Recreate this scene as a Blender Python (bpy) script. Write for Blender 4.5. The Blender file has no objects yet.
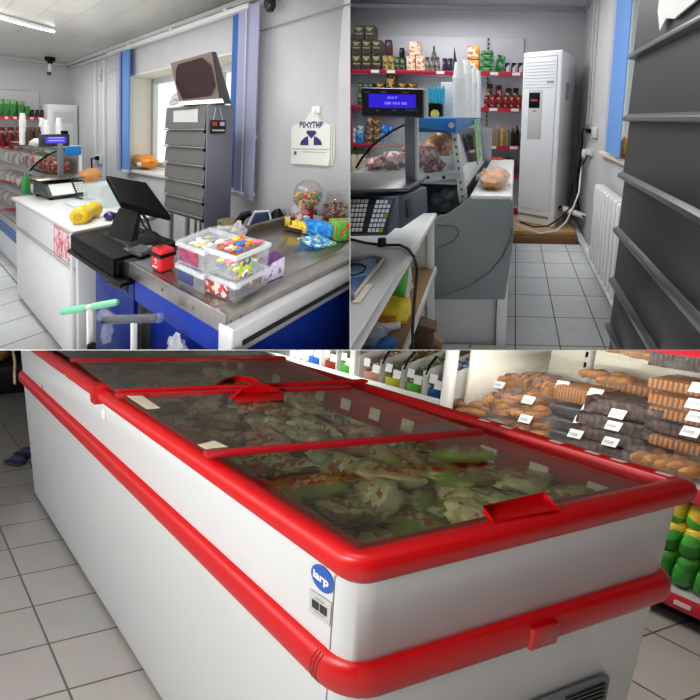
# A little grocery shop seen in three views: the till and counter (upper left room), the corridor with
# the air conditioner (upper right room) and the chest freezer aisle (lower room).  The building is cut
# open: a party wall parts the two upper rooms and a raking slab carries them over the lower room.
import bpy, bmesh, math, random
from mathutils import Vector, Matrix, noise
F, PX, PY = 400.0, 350.0, 124.0
CAM = Vector((0, 0, 1.5))
SL = (350 - PY) / F            # rake of the slab between the upper rooms and the lower room
COL = bpy.context.scene.collection
random.seed(7)

# ---------------------------------------------------------------- materials
def lin(c):
    c = c / 255.0
    return c / 12.92 if c <= .04045 else ((c + .055) / 1.055) ** 2.4
MATS = {}
def mat(name, rgb, rough=.5, metal=0, trans=0, emit=0, alpha=1, spec=.5, var=0, scale=8, rgb2=None, bump=0, ior=1.45, kind='noise', coat=0):
    if name in MATS: return MATS[name]
    m = bpy.data.materials.new(name); m.use_nodes = True
    nt = m.node_tree; b = nt.nodes['Principled BSDF']
    c = [lin(x) for x in rgb] + [1]
    b.inputs['Base Color'].default_value = c
    b.inputs['Roughness'].default_value = rough
    b.inputs['Metallic'].default_value = metal
    b.inputs['Transmission Weight'].default_value = trans
    b.inputs['IOR'].default_value = ior
    b.inputs['Alpha'].default_value = alpha
    b.inputs['Specular IOR Level'].default_value = spec
    b.inputs['Coat Weight'].default_value = coat
    if emit:
        b.inputs['Emission Color'].default_value = c; b.inputs['Emission Strength'].default_value = emit
    if var or rgb2 or bump:
        tc = nt.nodes.new('ShaderNodeTexCoord')
        if kind == 'noise':
            t = nt.nodes.new('ShaderNodeTexNoise'); t.inputs['Detail'].default_value = 4
        elif kind == 'voronoi':
            t = nt.nodes.new('ShaderNodeTexVoronoi')
        t.inputs['Scale'].default_value = scale
        nt.links.new(tc.outputs['Object'], t.inputs['Vector'])
        src = t.outputs['Fac'] if kind == 'noise' else t.outputs['Distance']
        if var or rgb2:
            r = nt.nodes.new('ShaderNodeValToRGB')
            r.color_ramp.elements[0].position = .35; r.color_ramp.elements[1].position = .65
            c2 = [lin(x) for x in rgb2] + [1] if rgb2 else [x * (1 - var) for x in c[:3]] + [1]
            r.color_ramp.elements[0].color = c2; r.color_ramp.elements[1].color = c
            nt.links.new(src, r.inputs['Fac']); nt.links.new(r.outputs['Color'], b.inputs['Base Color'])
        if bump:
            bp = nt.nodes.new('ShaderNodeBump'); bp.inputs['Strength'].default_value = bump; bp.inputs['Distance'].default_value = .01
            nt.links.new(src, bp.inputs['Height']); nt.links.new(bp.outputs['Normal'], b.inputs['Normal'])
    MATS[name] = m
    return m
def multi(name, cols, scale=40, rough=.35, spec=.5):
    """packaging: crisp patches of several printed colours"""
    if name in MATS: return MATS[name]
    m = mat(name, cols[0], rough, spec=spec); nt = m.node_tree; b = nt.nodes['Principled BSDF']
    tc = nt.nodes.new('ShaderNodeTexCoord'); v = nt.nodes.new('ShaderNodeTexVoronoi'); v.inputs['Scale'].default_value = scale
    sp = nt.nodes.new('ShaderNodeSeparateColor'); r = nt.nodes.new('ShaderNodeValToRGB'); r.color_ramp.interpolation = 'CONSTANT'
    e = r.color_ramp.elements
    while len(e) < len(cols): e.new(.5)
    for i, c in enumerate(cols):
        e[i].position = i / len(cols); e[i].color = [lin(x) for x in c] + [1]
    nt.links.new(tc.outputs['Object'], v.inputs['Vector']); nt.links.new(v.outputs['Color'], sp.inputs[0])
    nt.links.new(sp.outputs[0], r.inputs['Fac']); nt.links.new(r.outputs['Color'], b.inputs['Base Color'])
    return m
def tiles(name, rgb, grout, w, h, ox, oy, mortar=.006, dirty=None, stagger=0):
    m = mat(name, rgb, .3, spec=.5); nt = m.node_tree; b = nt.nodes['Principled BSDF']
    uv = nt.nodes.new('ShaderNodeUVMap'); uv.uv_map = 'UVMap'
    mp = nt.nodes.new('ShaderNodeMapping'); mp.inputs['Location'].default_value = (-ox, -oy, 0)
    br = nt.nodes.new('ShaderNodeTexBrick'); br.offset = stagger; br.squash = 1
    br.inputs['Scale'].default_value = 1; br.inputs['Mortar Size'].default_value = mortar
    br.inputs['Brick Width'].default_value = w; br.inputs['Row Height'].default_value = h
    br.inputs['Mortar Smooth'].default_value = .3
    c = [lin(x) for x in rgb] + [1]
    br.inputs['Color1'].default_value = c; br.inputs['Color2'].default_value = [x * .92 for x in c[:3]] + [1]
    br.inputs['Mortar'].default_value = [lin(x) for x in grout] + [1]
    n = nt.nodes.new('ShaderNodeTexNoise'); n.inputs['Scale'].default_value = 9; n.inputs['Detail'].default_value = 6
    mx = nt.nodes.new('ShaderNodeMixRGB'); mx.blend_type = 'MULTIPLY'; mx.inputs['Fac'].default_value = .25
    nt.links.new(uv.outputs['UV'], mp.inputs['Vector']); nt.links.new(mp.outputs['Vector'], br.inputs['Vector'])
    nt.links.new(uv.outputs['UV'], n.inputs['Vector'])
    nt.links.new(br.outputs['Color'], mx.inputs['Color1']); nt.links.new(n.outputs['Color'], mx.inputs['Color2'])
    nt.links.new(mx.outputs['Color'], b.inputs['Base Color'])
    return m
def film(name, rgb=(235, 235, 235), alpha=.3, rough=.12):
    """clear crinkled plastic film"""
    if name in MATS: return MATS[name]
    m = mat(name, rgb, rough, bump=.6, scale=25); nt = m.node_tree; b = nt.nodes['Principled BSDF']
    b.inputs['Alpha'].default_value = alpha
    return m
def glass(name, tint=(246, 250, 248), face=.05, power=4):
    """thin pane: mostly see-through with a mirror gloss"""
    if name in MATS: return MATS[name]
    m = bpy.data.materials.new(name); m.use_nodes = True; nt = m.node_tree; nt.nodes.clear()
    o = nt.nodes.new('ShaderNodeOutputMaterial'); mx = nt.nodes.new('ShaderNodeMixShader')
    t = nt.nodes.new('ShaderNodeBsdfTransparent'); g = nt.nodes.new('ShaderNodeBsdfGlossy'); f = nt.nodes.new('ShaderNodeLayerWeight')
    pw = nt.nodes.new('ShaderNodeMath'); pw.operation = 'POWER'; pw.inputs[1].default_value = power
    t.inputs['Color'].default_value = [lin(x) for x in tint] + [1]; g.inputs['Roughness'].default_value = .03
    ad = nt.nodes.new('ShaderNodeMath'); ad.operation = 'ADD'; ad.inputs[1].default_value = face
    nt.links.new(f.outputs['Facing'], pw.inputs[0]); nt.links.new(pw.outputs[0], ad.inputs[0]); ad.use_clamp = True; nt.links.new(ad.outputs[0], mx.inputs['Fac'])
    nt.links.new(t.outputs[0], mx.inputs[1]); nt.links.new(g.outputs[0], mx.inputs[2]); nt.links.new(mx.outputs[0], o.inputs['Surface'])
    MATS[name] = m
    return m

# ---------------------------------------------------------------- a room's own plan directions
def nrm(v): return Vector(v).normalized()
class Room:
    """a, b = the two directions the furniture of this room follows in plan, up = its uprights"""
    def __init__(s, a, b, up, floor=None, origin=None):
        s.M = Matrix((a, b, up)).transposed()
        s.O = Vector(origin) if origin is not None else CAM - floor * Vector(up)
        s.I = s.M.inverted(); s.c = s.I @ (CAM - s.O); s.objs = []
    def w(s, p): return s.O + s.M @ Vector(p)
    def on(s, px, py, ax, val):
        """the spot on the plane a, b or z = val that the photograph shows at (px, py)"""
        d = s.I @ Vector(((px - PX) / F, 1, -(py - PY) / F)); t = (val - s.c[ax]) / d[ax]
        return s.c + t * d
    def at(s, px, py, Y):
        return s.c + Y * (s.I @ Vector(((px - PX) / F, 1, -(py - PY) / F)))
U1 = Vector((.06, -.1, 1))
R1 = Room(nrm((-463, 400, -6)), nrm((270, 400, -6)), U1, floor=1.5)
R2 = Room(Vector((1, 0, -.02)), nrm((166, 400, 6)), Vector((-.039, -.18, 1)), floor=1.3)
R3 = Room(nrm((-471, 400, -116)), nrm((1479, 400, -90)), nrm((.0627, -.1847, 1)), origin=CAM + .53 * Vector(((358 - PX) / F, 1, -(558 - PY) / F)))
R = R1

# ---------------------------------------------------------------- mesh builder (room coordinates)
class MB:
    def __init__(s): s.v = []; s.f = []; s.m = []; s.k = 0
    def mt(s, k): s.k = k; return s
    def add(s, vs, fs):
        o = len(s.v); s.v += [tuple(v) for v in vs]
        for f in fs: s.f.append([o + i for i in f]); s.m.append(s.k)
        return s
    def hexa(s, p):
        return s.add(p, [(3, 2, 1, 0), (4, 5, 6, 7), (0, 1, 5, 4), (1, 2, 6, 5), (2, 3, 7, 6), (3, 0, 4, 7)])
    def box(s, a0, a1, b0, b1, z0, z1):
        return s.hexa([(a0, b0, z0), (a1, b0, z0), (a1, b1, z0), (a0, b1, z0), (a0, b0, z1), (a1, b0, z1), (a1, b1, z1), (a0, b1, z1)])
    def rbox(s, c, d, ang=0, tilt=0):
        """box of size d centred in plan on c (c.z = underside), turned by ang"""
        ca, sa = math.cos(ang), math.sin(ang); P = []
        for z in (0, d[2]):
            for x, y in ((-1, -1), (1, -1), (1, 1), (-1, 1)):
                X, Y = x * d[0] / 2, y * d[1] / 2
                P.append((c[0] + X * ca - Y * sa, c[1] + X * sa + Y * ca, c[2] + z + tilt * X))
        return s.hexa(P)
    def prism(s, pts, vec):
        n = len(pts); v = Vector(vec); a = [Vector(p) for p in pts]
        return s.add(a + [p + v for p in a], [tuple(range(n))[::-1], tuple(range(n, 2 * n))] + [(i, (i + 1) % n, n + (i + 1) % n, n + i) for i in range(n)])
    def slab(s, q, t):
        """four corner points thickened by t along their normal"""
        q = [Vector(p) for p in q]; n = (q[1] - q[0]).cross(q[3] - q[0]).normalized() * t
        return s.prism(q, n)
    def tube(s, pts, r, n=8, cap=True):
        pts = [Vector(p) for p in pts]; rings = []
        rr = r if isinstance(r, (list, tuple)) else [r] * len(pts)
        ref = Vector((.31, .17, .93))
        for i, p in enumerate(pts):
            d = (pts[min(i + 1, len(pts) - 1)] - pts[max(i - 1, 0)]).normalized()
            x = d.cross(ref)
            if x.length < .1: x = d.cross(Vector((1, 0, 0)))
            x.normalize(); y = d.cross(x)
            rings.append([p + rr[i] * (math.cos(t) * x + math.sin(t) * y) for t in [2 * math.pi * j / n for j in range(n)]])
        fs = []
        for i in range(len(pts) - 1):
            fs += [(i * n + j, i * n + (j + 1) % n, (i + 1) * n + (j + 1) % n, (i + 1) * n + j) for j in range(n)]
        if cap: fs += [tuple(range(n))[::-1], tuple((len(pts) - 1) * n + j for j in range(n))]
        return s.add([v for g in rings for v in g], fs)
    def lathe(s, c, prof, n=16, axis=2):
        vs = []; fs = []; c = Vector(c)
        for r, z in prof:
            for j in range(n):
                t = 2 * math.pi * j / n; x, y = r * math.cos(t), r * math.sin(t)
                vs.append(c + (Vector((x, y, z)) if axis == 2 else Vector((x, z, y)) if axis == 1 else Vector((z, x, y))))
        for i in range(len(prof) - 1):
            fs += [(i * n + j, i * n + (j + 1) % n, (i + 1) * n + (j + 1) % n, (i + 1) * n + j) for j in range(n)]
        fs += [tuple(range(n))[::-1], tuple((len(prof) - 1) * n + j for j in range(n))]
        return s.add(vs, fs)
    def blob(s, c, r, seed=0, amp=.15, nu=14, nv=9, sq=1.0, ang=0, freq=2.5):
        """pillowy, slightly lumpy body; sq < 1 makes it boxier"""
        vs = []; c = Vector(c); ca, sa = math.cos(ang), math.sin(ang)
        pw = lambda x: math.copysign(abs(x) ** sq, x)
        for i in range(nv + 1):
            ph = -math.pi / 2 + math.pi * i / nv
            for j in range(nu):
                t = 2 * math.pi * j / nu
                d = Vector((pw(math.cos(t)) * pw(math.cos(ph)), pw(math.sin(t)) * pw(math.cos(ph)), pw(math.sin(ph))))
                k = 1 + amp * noise.noise(d * freq + Vector((seed * 3.1, seed * 1.7, 0))) * 2
                x, y, z = d.x * r[0] * k, d.y * r[1] * k, d.z * r[2] * k
                vs.append(c + Vector((x * ca - y * sa, x * sa + y * ca, z)))
        fs = []
        for i in range(nv):
            fs += [(i * nu + j, i * nu + (j + 1) % nu, (i + 1) * nu + (j + 1) % nu, (i + 1) * nu + j) for j in range(nu)]
        return s.add(vs, fs)
    def grid(s, fn, nu, nv):
        vs = [fn(i / nu, j / nv) for i in range(nu + 1) for j in range(nv + 1)]
        return s.add(vs, [(i * (nv + 1) + j, (i + 1) * (nv + 1) + j, (i + 1) * (nv + 1) + j + 1, i * (nv + 1) + j + 1) for i in range(nu) for j in range(nv)])
def lerp(p, q, t): return Vector(p) * (1 - t) + Vector(q) * t

# ---------------------------------------------------------------- objects
ROOTS = {1: [], 2: [], 3: []}; NOW = 1
def use(n):
    global R, NOW
    R = (None, R1, R2, R3)[n]; NOW = n
def mesh_of(name, mb, mats, org, bevel=0, smooth=35, seg=2):
    bm = bmesh.new(); vs = [bm.verts.new(R.w(v) - org) for v in mb.v]
    uv = bm.loops.layers.uv.new('UVMap')
    for f, k in zip(mb.f, mb.m):
        try: g = bm.faces.new([vs[i] for i in f])
        except ValueError: continue
        g.material_index = k
    bmesh.ops.remove_doubles(bm, verts=bm.verts, dist=1e-5)
    bmesh.ops.recalc_face_normals(bm, faces=bm.faces)
    if bevel:
        es = [e for e in bm.edges if len(e.link_faces) == 2 and e.calc_face_angle(0) > .5]
        bmesh.ops.bevel(bm, geom=es, offset=bevel, segments=seg, affect='EDGES', profile=.5, clamp_overlap=True)
    MI = R.I
    for f in bm.faces:
        for l in f.loops:
            q = MI @ (l.vert.co + org - R.O); l[uv].uv = (q[0], q[1])
    me = bpy.data.meshes.new(name); bm.to_mesh(me); bm.free()
    for m in (mats if isinstance(mats, (list, tuple)) else [mats]): me.materials.append(m)
    if smooth:
        if not bevel and len(me.polygons) > 70: smooth = max(smooth, 65)
        me.shade_smooth(); me.set_sharp_from_angle(angle=math.radians(smooth))
    return me
def tag(o, label, cat, group=None):
    o['label'] = label; o['category'] = cat
    if group: o['group'] = group
def thing(name, label, cat, org, group=None):
    o = bpy.data.objects.new(name, None); o.empty_display_size = .1; COL.objects.link(o)
    o.location = R.w(org); tag(o, label, cat, group); ROOTS[NOW].append(o)
    return o
def part(par, name, mb, mats, bevel=0, label=None, smooth=35, seg=2):
    root = par
    while root.parent: root = root.parent
    me = mesh_of(name, mb, mats, root.location, bevel, smooth, seg)
    o = bpy.data.objects.new(name, me); COL.objects.link(o); o.parent = par
    if label: o['label'] = label
    return o
def solo(name, label, cat, mb, mats, group=None, bevel=0, smooth=35, kind=None, seg=2):
    w = [R.w(v) for v in mb.v]; org = Vector([(min(p[i] for p in w) + max(p[i] for p in w)) / 2 for i in (0, 1)] + [min(p[2] for p in w)])
    o = bpy.data.objects.new(name, mesh_of(name, mb, mats, org, bevel, smooth, seg)); COL.objects.link(o); o.location = org
    tag(o, label, cat, group); ROOTS[NOW].append(o)
    if kind: o['kind'] = kind
    return o
def struct(name, mb, mats, par=None, bevel=0, smooth=35):
    if par: return part(par, name, mb, mats, bevel, smooth=smooth)
    w = R.w(mb.v[0]); o = bpy.data.objects.new(name, mesh_of(name, mb, mats, w, bevel, smooth)); COL.objects.link(o)
    o.location = w; o['kind'] = 'structure'; ROOTS[NOW].append(o)
    return o
def kids(o): return [c for c in bpy.data.objects if c.parent == o]
def dup(o, d, label):
    """a copy of a thing, its parts and their sub-parts, moved by d (room coordinates)"""
    def rec(x, par):
        c = x.copy(); COL.objects.link(c); c.parent = par
        for k in kids(x): rec(k, c)
        return c
    r = rec(o, None); r.location = o.location + R.M @ Vector(d); r['label'] = label; ROOTS[NOW].append(r)
    return r
def writing(par, txt, org, right, up, size, m, name='lettering', bold=0):
    cu = bpy.data.curves.new(name, 'FONT'); cu.body = txt; cu.size = 1; cu.align_x = 'CENTER'; cu.align_y = 'CENTER'; cu.offset = bold
    t = bpy.data.objects.new(name, cu); me = bpy.data.meshes.new_from_object(t)
    bpy.data.objects.remove(t); bpy.data.curves.remove(cu)
    r = Vector(right).normalized() * size; u = Vector(up).normalized() * size; org = Vector(org)
    mb = MB(); mb.add([org + r * v.co.x + u * v.co.y for v in me.vertices], [tuple(p.vertices) for p in me.polygons])
    bpy.data.meshes.remove(me)
    return part(par, name, mb, m, smooth=0)
NTH = ['first', 'second', 'third', 'fourth', 'fifth', 'sixth', 'seventh', 'eighth', 'ninth', 'tenth', 'eleventh', 'twelfth', 'thirteenth', 'fourteenth', 'fifteenth', 'sixteenth', 'seventeenth', 'eighteenth', 'nineteenth', 'twentieth']

def trim_to_walls():
    """everything ends at the party wall and at the raking slab: cut what would run through them"""
    bpy.context.view_layer.update()
    e = .0006
    planes = {1: [(Vector((-e, 0, 0)), Vector((1, 0, 0))), (CAM + Vector((0, 0, e)), Vector((0, -SL, -1)))],
              2: [(Vector((e, 0, 0)), Vector((-1, 0, 0))), (CAM + Vector((0, 0, e)), Vector((0, -SL, -1)))],
              3: [(CAM - Vector((0, 0, e)), Vector((0, SL, 1)))]}
    for n, roots in ROOTS.items():
        def cut(o):
            for k in kids(o): cut(k)
            if o.type != 'MESH': 
                if not kids(o): bpy.data.objects.remove(o)
                return
            W = o.matrix_world
            for co, no in planes[n]:
                d = [(W @ v.co - co).dot(no) for v in o.data.vertices]
                if not d or max(d) <= 0: continue
                if min(d) >= 0:
                    if not o.children: bpy.data.objects.remove(o)
                    else: o.data = bpy.data.meshes.new(o.name)
                    return
                if o.data.users > 1: o.data = o.data.copy()
                bm = bmesh.new(); bm.from_mesh(o.data); I = W.inverted()
                lc = I @ co; ln = (W.to_3x3().transposed() @ no).normalized()
                res = bmesh.ops.bisect_plane(bm, geom=bm.verts[:] + bm.edges[:] + bm.faces[:], plane_co=lc, plane_no=ln, clear_outer=True)
                ed = [g for g in res['geom_cut'] if isinstance(g, bmesh.types.BMEdge)]
                try: bmesh.ops.holes_fill(bm, edges=ed, sides=0)
                except Exception: pass
                bm.to_mesh(o.data); bm.free()
        for r in list(roots):
            if not r.name.startswith('wall_light_block'): cut(r)
# ================================================================ shared materials
WALL = mat('painted_wall', (205, 205, 207), .85, var=.05, scale=3)
CREAM = mat('cream_reveal', (248, 240, 222), .8)
WHITE = mat('white_paint', (225, 225, 225), .4)
WHITEP = mat('white_plastic', (228, 228, 226), .35)
LAMI = mat('white_laminate', (222, 222, 222), .3, var=.03, scale=5)
BLACK = mat('black_plastic', (7, 7, 8), .5, spec=.18)
GLOSSK = mat('gloss_black', (10, 10, 12), .12)
DGREY = mat('dark_grey', (58, 60, 63), .5)
STEEL = mat('brushed_steel', (150, 146, 142), .3, 1, var=.12, scale=30)
STEELD = mat('worn_steel_top', (158, 153, 149), .24, .9, var=.18, scale=12)
ALU = mat('aluminium', (205, 205, 203), .3, .8)
BLUE = mat('royal_blue', (4, 48, 160), .5, spec=.2)
RED = mat('red_enamel', (205, 22, 28), .3, coat=.3)
CABLEK = mat('cable_black', (14, 14, 14), .5)
PANE = glass('clear_glass')
WPANE = glass('window_glass', face=.03, power=9)
FILM = film('clear_film')
PAPER = mat('paper', (222, 221, 218), .8)

# ================================================================ ROOM 1: till, counter and window (upper left)
use(1)
BW, AW, CZ = 2.046, 7.76, 2.6
BUILD = {}
def b3(m, *a): return MB().box(*a)
tileA = tiles('grey_floor_tiles_till', (205, 207, 208), (120, 120, 120), .42, .34, .05, .1, .008)
struct('floor', MB().box(-1, 8.2, -2.2, 2.5, -.12, 0), tileA)
cl = tiles('ceiling_panels', (216, 213, 203), (190, 187, 176), 3.0, .25, 0, 0, .006, stagger=.5)
struct('ceiling', MB().box(-.5, 8.2, -1.6, 2.5, CZ, CZ + .1), cl)
WA0, WA1, WZ0, WZ1 = 2.75, 5.32, 1.0, 2.19
m = MB()
m.box(-1, WA0, BW, BW + .40, 0, CZ); m.box(WA1, AW + .3, BW, BW + .40, 0, CZ)
m.box(WA0, WA1, BW, BW + .40, 0, WZ0 - .03); m.box(WA0, WA1, BW, BW + .40, WZ1, CZ)
struct('wall_window_side', m, WALL)
struct('wall_far', MB().box(AW, AW + .2, -2.2, BW, 0, CZ), WALL)
m = MB(); m.box(WA1 - .02, WA1 + .001, BW + .001, BW + .39, WZ0, WZ1); m.box(WA0, WA1, BW + .001, BW + .39, WZ1 - .012, WZ1 + .001)
struct('trim_reveal', m, CREAM)
struct('trim_sill', MB().box(WA0, WA1, BW - .05, BW + .3, WZ0 - .035, WZ0), WHITEP, bevel=.006)
w1 = MB()
fb0, fb1 = BW + .31, BW + .37
w1.box(WA1 - .09, WA1 - .02, fb0, fb1, WZ0, WZ1 - .012); w1.box(WA0, WA0 + .08, fb0, fb1, WZ0, WZ1 - .012)
w1.box(WA0, WA1 - .02, fb0, fb1, WZ0, WZ0 + .07); w1.box(WA0, WA1 - .02, fb0, fb1, WZ1 - .08, WZ1 - .012)
for a in (3.62, 4.45): w1.box(a - .04, a + .04, fb0, fb1, WZ0, WZ1 - .012)
wn = struct('window_1', w1, WHITEP, bevel=.006)
part(wn, 'pane', MB().box(WA0 + .02, WA1 - .05, BW + .338, BW + .344, WZ0 + .02, WZ1 - .03), WPANE)
# cornice along both walls
m = MB(); m.box(-.5, AW, BW - .07, BW, CZ - .05, CZ); m.box(-.5, AW, BW - .035, BW, CZ - .10, CZ - .05)
struct('trim_cornice', m, WALL, bevel=.008)
m = MB(); m.box(AW - .07, AW, -2, BW - .07, CZ - .05, CZ); m.box(AW - .035, AW, -2, BW - .035, CZ - .10, CZ - .05)
struct('trim_cornice_far', m, WALL, bevel=.008)
m = MB(); m.box(AW - .02, AW, -2, BW - .6, 2.11, 2.15)
struct('trim_far_rail', m, WALL)
# vertical cable ducts on the window wall
for a in (6.46, 6.1):
    solo('cable_duct', 'white vertical cable duct left of the window, ' + ('the one nearer the far corner' if a > 6.3 else 'the one nearer the window'), 'cable duct',
         MB().box(a - .03, a + .03, BW - .03, BW - .003, .5, CZ - .12), WHITE)
m = MB(); m.box(6.17, 6.27, BW - .045, BW - .001, 2.2, 2.34); m.lathe((6.22, BW - .045, 2.27), [(.03, -.012), (.03, 0)], 12, 1)
solo('junction_box', 'small white junction box high on the wall left of the window', 'socket', m, [WALL], bevel=.004)
m = MB().tube([(6.22, BW - .01, 2.34), (6.2, BW - .01, 2.5)], .006); m.tube([(6.17, BW - .01, 2.27), (5.62, BW - .01, 2.32)], .005)
solo('thin_wire', 'thin pale wire leaving the junction box near the ceiling', 'cable', m, WALL)
t = thing('wall_socket', 'white double wall socket with black plug left of the window', 'socket', (6.3, BW, 1.04))
part(t, 'face_plate', MB().box(6.22, 6.42, BW - .03, BW - .001, 1.0, 1.14), WHITEP, .006)
part(t, 'plug', MB().lathe((6.3, BW - .045, 1.09), [(.03, -.03), (.035, .015)], 10, 1), BLACK)
m = MB().tube([(6.3, BW - .07, 1.09), (6.42, BW - .09, 1.08), (6.5, BW - .06, .96), (6.52, BW - .04, .8), (6.58, BW - .03, .62), (6.62, BW - .03, .3)], .012)
solo('power_cable', 'black cable looping down from the wall socket behind the fridge', 'cable', m, CABLEK)
# surface wire right of the blinds, rising to the right, with its bracket
m = MB().tube([(2.56, BW - .03, 2.30), (2.3, BW - .03, 2.305), (1.2, BW - .03, 2.33)], .006, 8)
solo('stretched_wire', 'white wire stretched along the wall above the hanging bags', 'cable', m, mat('wire_grey', (150, 148, 146), .5))
m = MB().box(2.545, 2.585, BW - .04, BW - .001, 2.27, 2.33); m.lathe((2.57, BW - .055, 2.30), [(.012, -.01), (.012, 0)], 8, 1)
solo('wire_bracket', 'small white bracket holding the wire beside the right blind', 'bracket', m, [WHITEP], bevel=.004)
_c = R.on(270, 6, 1, BW - .12); m = MB().lathe((_c.x, BW - .12, _c.z + .02), [(.015, .1), (.015, .04), (.045, .03), (.05, -.02), (.03, -.06)], 14)
solo('security_camera', 'black dome camera under the ceiling right of the blinds', 'camera', m, GLOSSK)

# ceiling tubes
t = thing('ceiling_light', 'twin fluorescent tube fitting on the ceiling', 'ceiling light', (5.3, .8, CZ - .06))
E_, S_ = R.on(54, 31.5, 2, CZ - .035), R.on(-6, 15.5, 2, CZ - .035); J_ = R.on(23.5, 24, 2, CZ - .035)
up3 = Vector((0, 0, .018)); part(t, 'housing', MB().tube([S_ + up3, E_ + up3], .022, 4), WHITE)
TUBE = mat('lit_tube', (255, 255, 255), .3, emit=7)
for p0, p1 in ((S_, lerp(J_, S_, .02)), (lerp(J_, E_, .03), E_)):
    part(t, 'tube', MB().tube([p0, p1], .015, 10), TUBE)
part(t, 'joint', MB().rbox((J_.x, J_.y, CZ - .05), (.02, .012, .04), -.85), DGREY)
t = thing('motion_sensor', 'small black motion sensor on a white stem under the ceiling', 'sensor', (7.2, 1.66, 2.36))
part(t, 'mount', MB().lathe((7.3, 1.66, CZ - .02), [(.07, .02), (.07, -.03), (.035, -.05), (.03, -.08)], 12), BLACK)
part(t, 'stem', MB().lathe((7.3, 1.66, CZ - .09), [(.026, 0), (.03, -.09), (.02, -.14)], 12), WHITEP)
part(t, 'lens', MB().lathe((7.28, 1.64, CZ - .245), [(.03, .02), (.03, -.01), (.01, -.03)], 10), DGREY)

# blinds
t = thing('blind_rail', 'white blind head rail running along the top of the window', 'blind rail', (4, BW - .1, 2.48))
part(t, 'rail', MB().box(2.56, 5.66, BW - .13, BW - .08, 2.47, 2.51), WHITEP, .004)
for a in (5.0, 3.9, 2.9): part(t, 'bracket', MB().box(a - .02, a + .02, BW - .13, BW - .001, 2.505, 2.53), WHITE)
t = thing('vertical_blind', 'drawn-back blue blind left of the window', 'blind', (5.5, BW - .1, .98))
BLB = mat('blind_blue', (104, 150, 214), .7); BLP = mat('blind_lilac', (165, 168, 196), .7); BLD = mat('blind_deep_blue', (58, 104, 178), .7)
ax = lambda px, o: R.on(px, 100, 1, BW - o).x
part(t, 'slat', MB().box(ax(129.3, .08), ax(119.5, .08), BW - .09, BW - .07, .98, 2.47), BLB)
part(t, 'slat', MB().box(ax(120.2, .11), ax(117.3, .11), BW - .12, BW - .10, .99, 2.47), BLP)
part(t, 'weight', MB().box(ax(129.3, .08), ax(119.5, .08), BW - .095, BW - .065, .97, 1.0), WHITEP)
t = thing('vertical_blind', 'drawn-back lilac grey blind right of the window', 'blind', (2.7, BW - .1, .98))
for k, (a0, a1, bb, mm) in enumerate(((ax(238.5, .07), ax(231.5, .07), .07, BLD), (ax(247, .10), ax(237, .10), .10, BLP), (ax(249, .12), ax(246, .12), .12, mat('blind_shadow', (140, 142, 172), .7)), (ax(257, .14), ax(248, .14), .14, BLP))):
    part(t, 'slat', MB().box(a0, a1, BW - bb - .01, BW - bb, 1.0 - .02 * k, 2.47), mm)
m = MB()
m.box(ax(253, .14), ax(233, .1), BW - .15, BW - .08, .955, .985)
part(t, 'weight', m, WHITEP, .005)
m = MB().tube([(2.59, BW - .12, 2.46), (2.58, BW - .12, 1.7), (2.585, BW - .12, 1.0), (2.6, BW - .12, .95)], .006)
part(t, 'bead_chain', m, WHITEP)
m = MB().box(2.54, 2.6, BW - .10, BW - .001, 1.42, 1.46); m.tube([(2.55, BW - .09, 1.46), (2.56, BW - .1, 1.5)], .006)
part(t, 'cord_cleat', m, WHITEP, .005)
# things on the sill and window
m = MB().blob((5.06, BW + .12, 1.095), (.36, .11, .085), 3, .16, 22, 12, ang=.05); m.blob((4.9, BW + .1, 1.12), (.14, .07, .07), 5, .3)
OR = mat('orange_bag', (246, 158, 50), .35, bump=.5, scale=14)
t = thing('carrier_bag', 'orange carrier bag lying on the window sill', 'bag', (4.93, BW + .1, 1.0))
part(t, 'sack', m, OR)
part(t, 'logo', MB().blob((4.9, BW - .015, 1.075), (.07, .012, .03), 1, .02), PAPER)
m = MB().blob((4.32, BW + .2, 1.88), (.13, .05, .05), 9, .35, 14, 8); m.blob((4.22, BW + .2, 1.96), (.05, .03, .10), 4, .3); m.blob((4.45, BW + .2, 1.83), (.09, .03, .035), 6, .3)
m.tube([(4.22, BW + .2, 2.02), (4.22, BW + .23, 2.19)], .004)
solo('hanging_bag', 'crumpled white plastic bag hanging inside the window behind the monitor', 'bag', m, film('white_film', (235, 235, 235), .75))

# ---------------- free standing sheet metal tower with monitor
TA0, TA1, TB0, TB1, TZ0, TZ1 = 2.393, 3.02, 1.45, 1.68, .83, 1.675
t = thing('display_tower', 'dark grey cigarette tower with sloping shelf flaps on a tall stand', 'display cabinet', (2.7, 1.55, 0))
TG = mat('tower_grey', (98, 97, 94), .45, .3, var=.06, scale=6); TS = mat('tower_side_grey', (112, 114, 126), .5, .2)
part(t, 'body', MB().box(TA0, TA1, TB0 + .03, TB1, TZ0, TZ1), TS, .004)
part(t, 'side_panel', MB().box(TA0 - .012, TA0, TB0 + .005, TB1, TZ0 - .03, TZ1 + .005), TS, .003)
zs = [1.50, 1.37, 1.24, 1.11, .985, .865]
top = TZ1
for k, z in enumerate(zs):
    m = MB().prism([(TA0 + .01, TB0 + .03, top), (TA0 + .01, TB0 + .012, top), (TA0 + .01, TB0, z + .015), (TA0 + .01, TB0 + .03, z + .015)], (TA1 - TA0 - .02, 0, 0))
    fl = part(t, 'flap', m, TG)
    part(fl, 'rail', MB().box(TA0 + .006, TA1 - .006, TB0 - .008, TB0 + .01, z, z + .010), mat('rail_grey', (150, 150, 148), .3, .6), .003)
    part(fl, 'catch', MB().box(TA0 + .0, TA0 + .015, TB0 - .008, TB0 + .03, z - .022, z + .0), BLACK)
    top = z - .006
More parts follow.
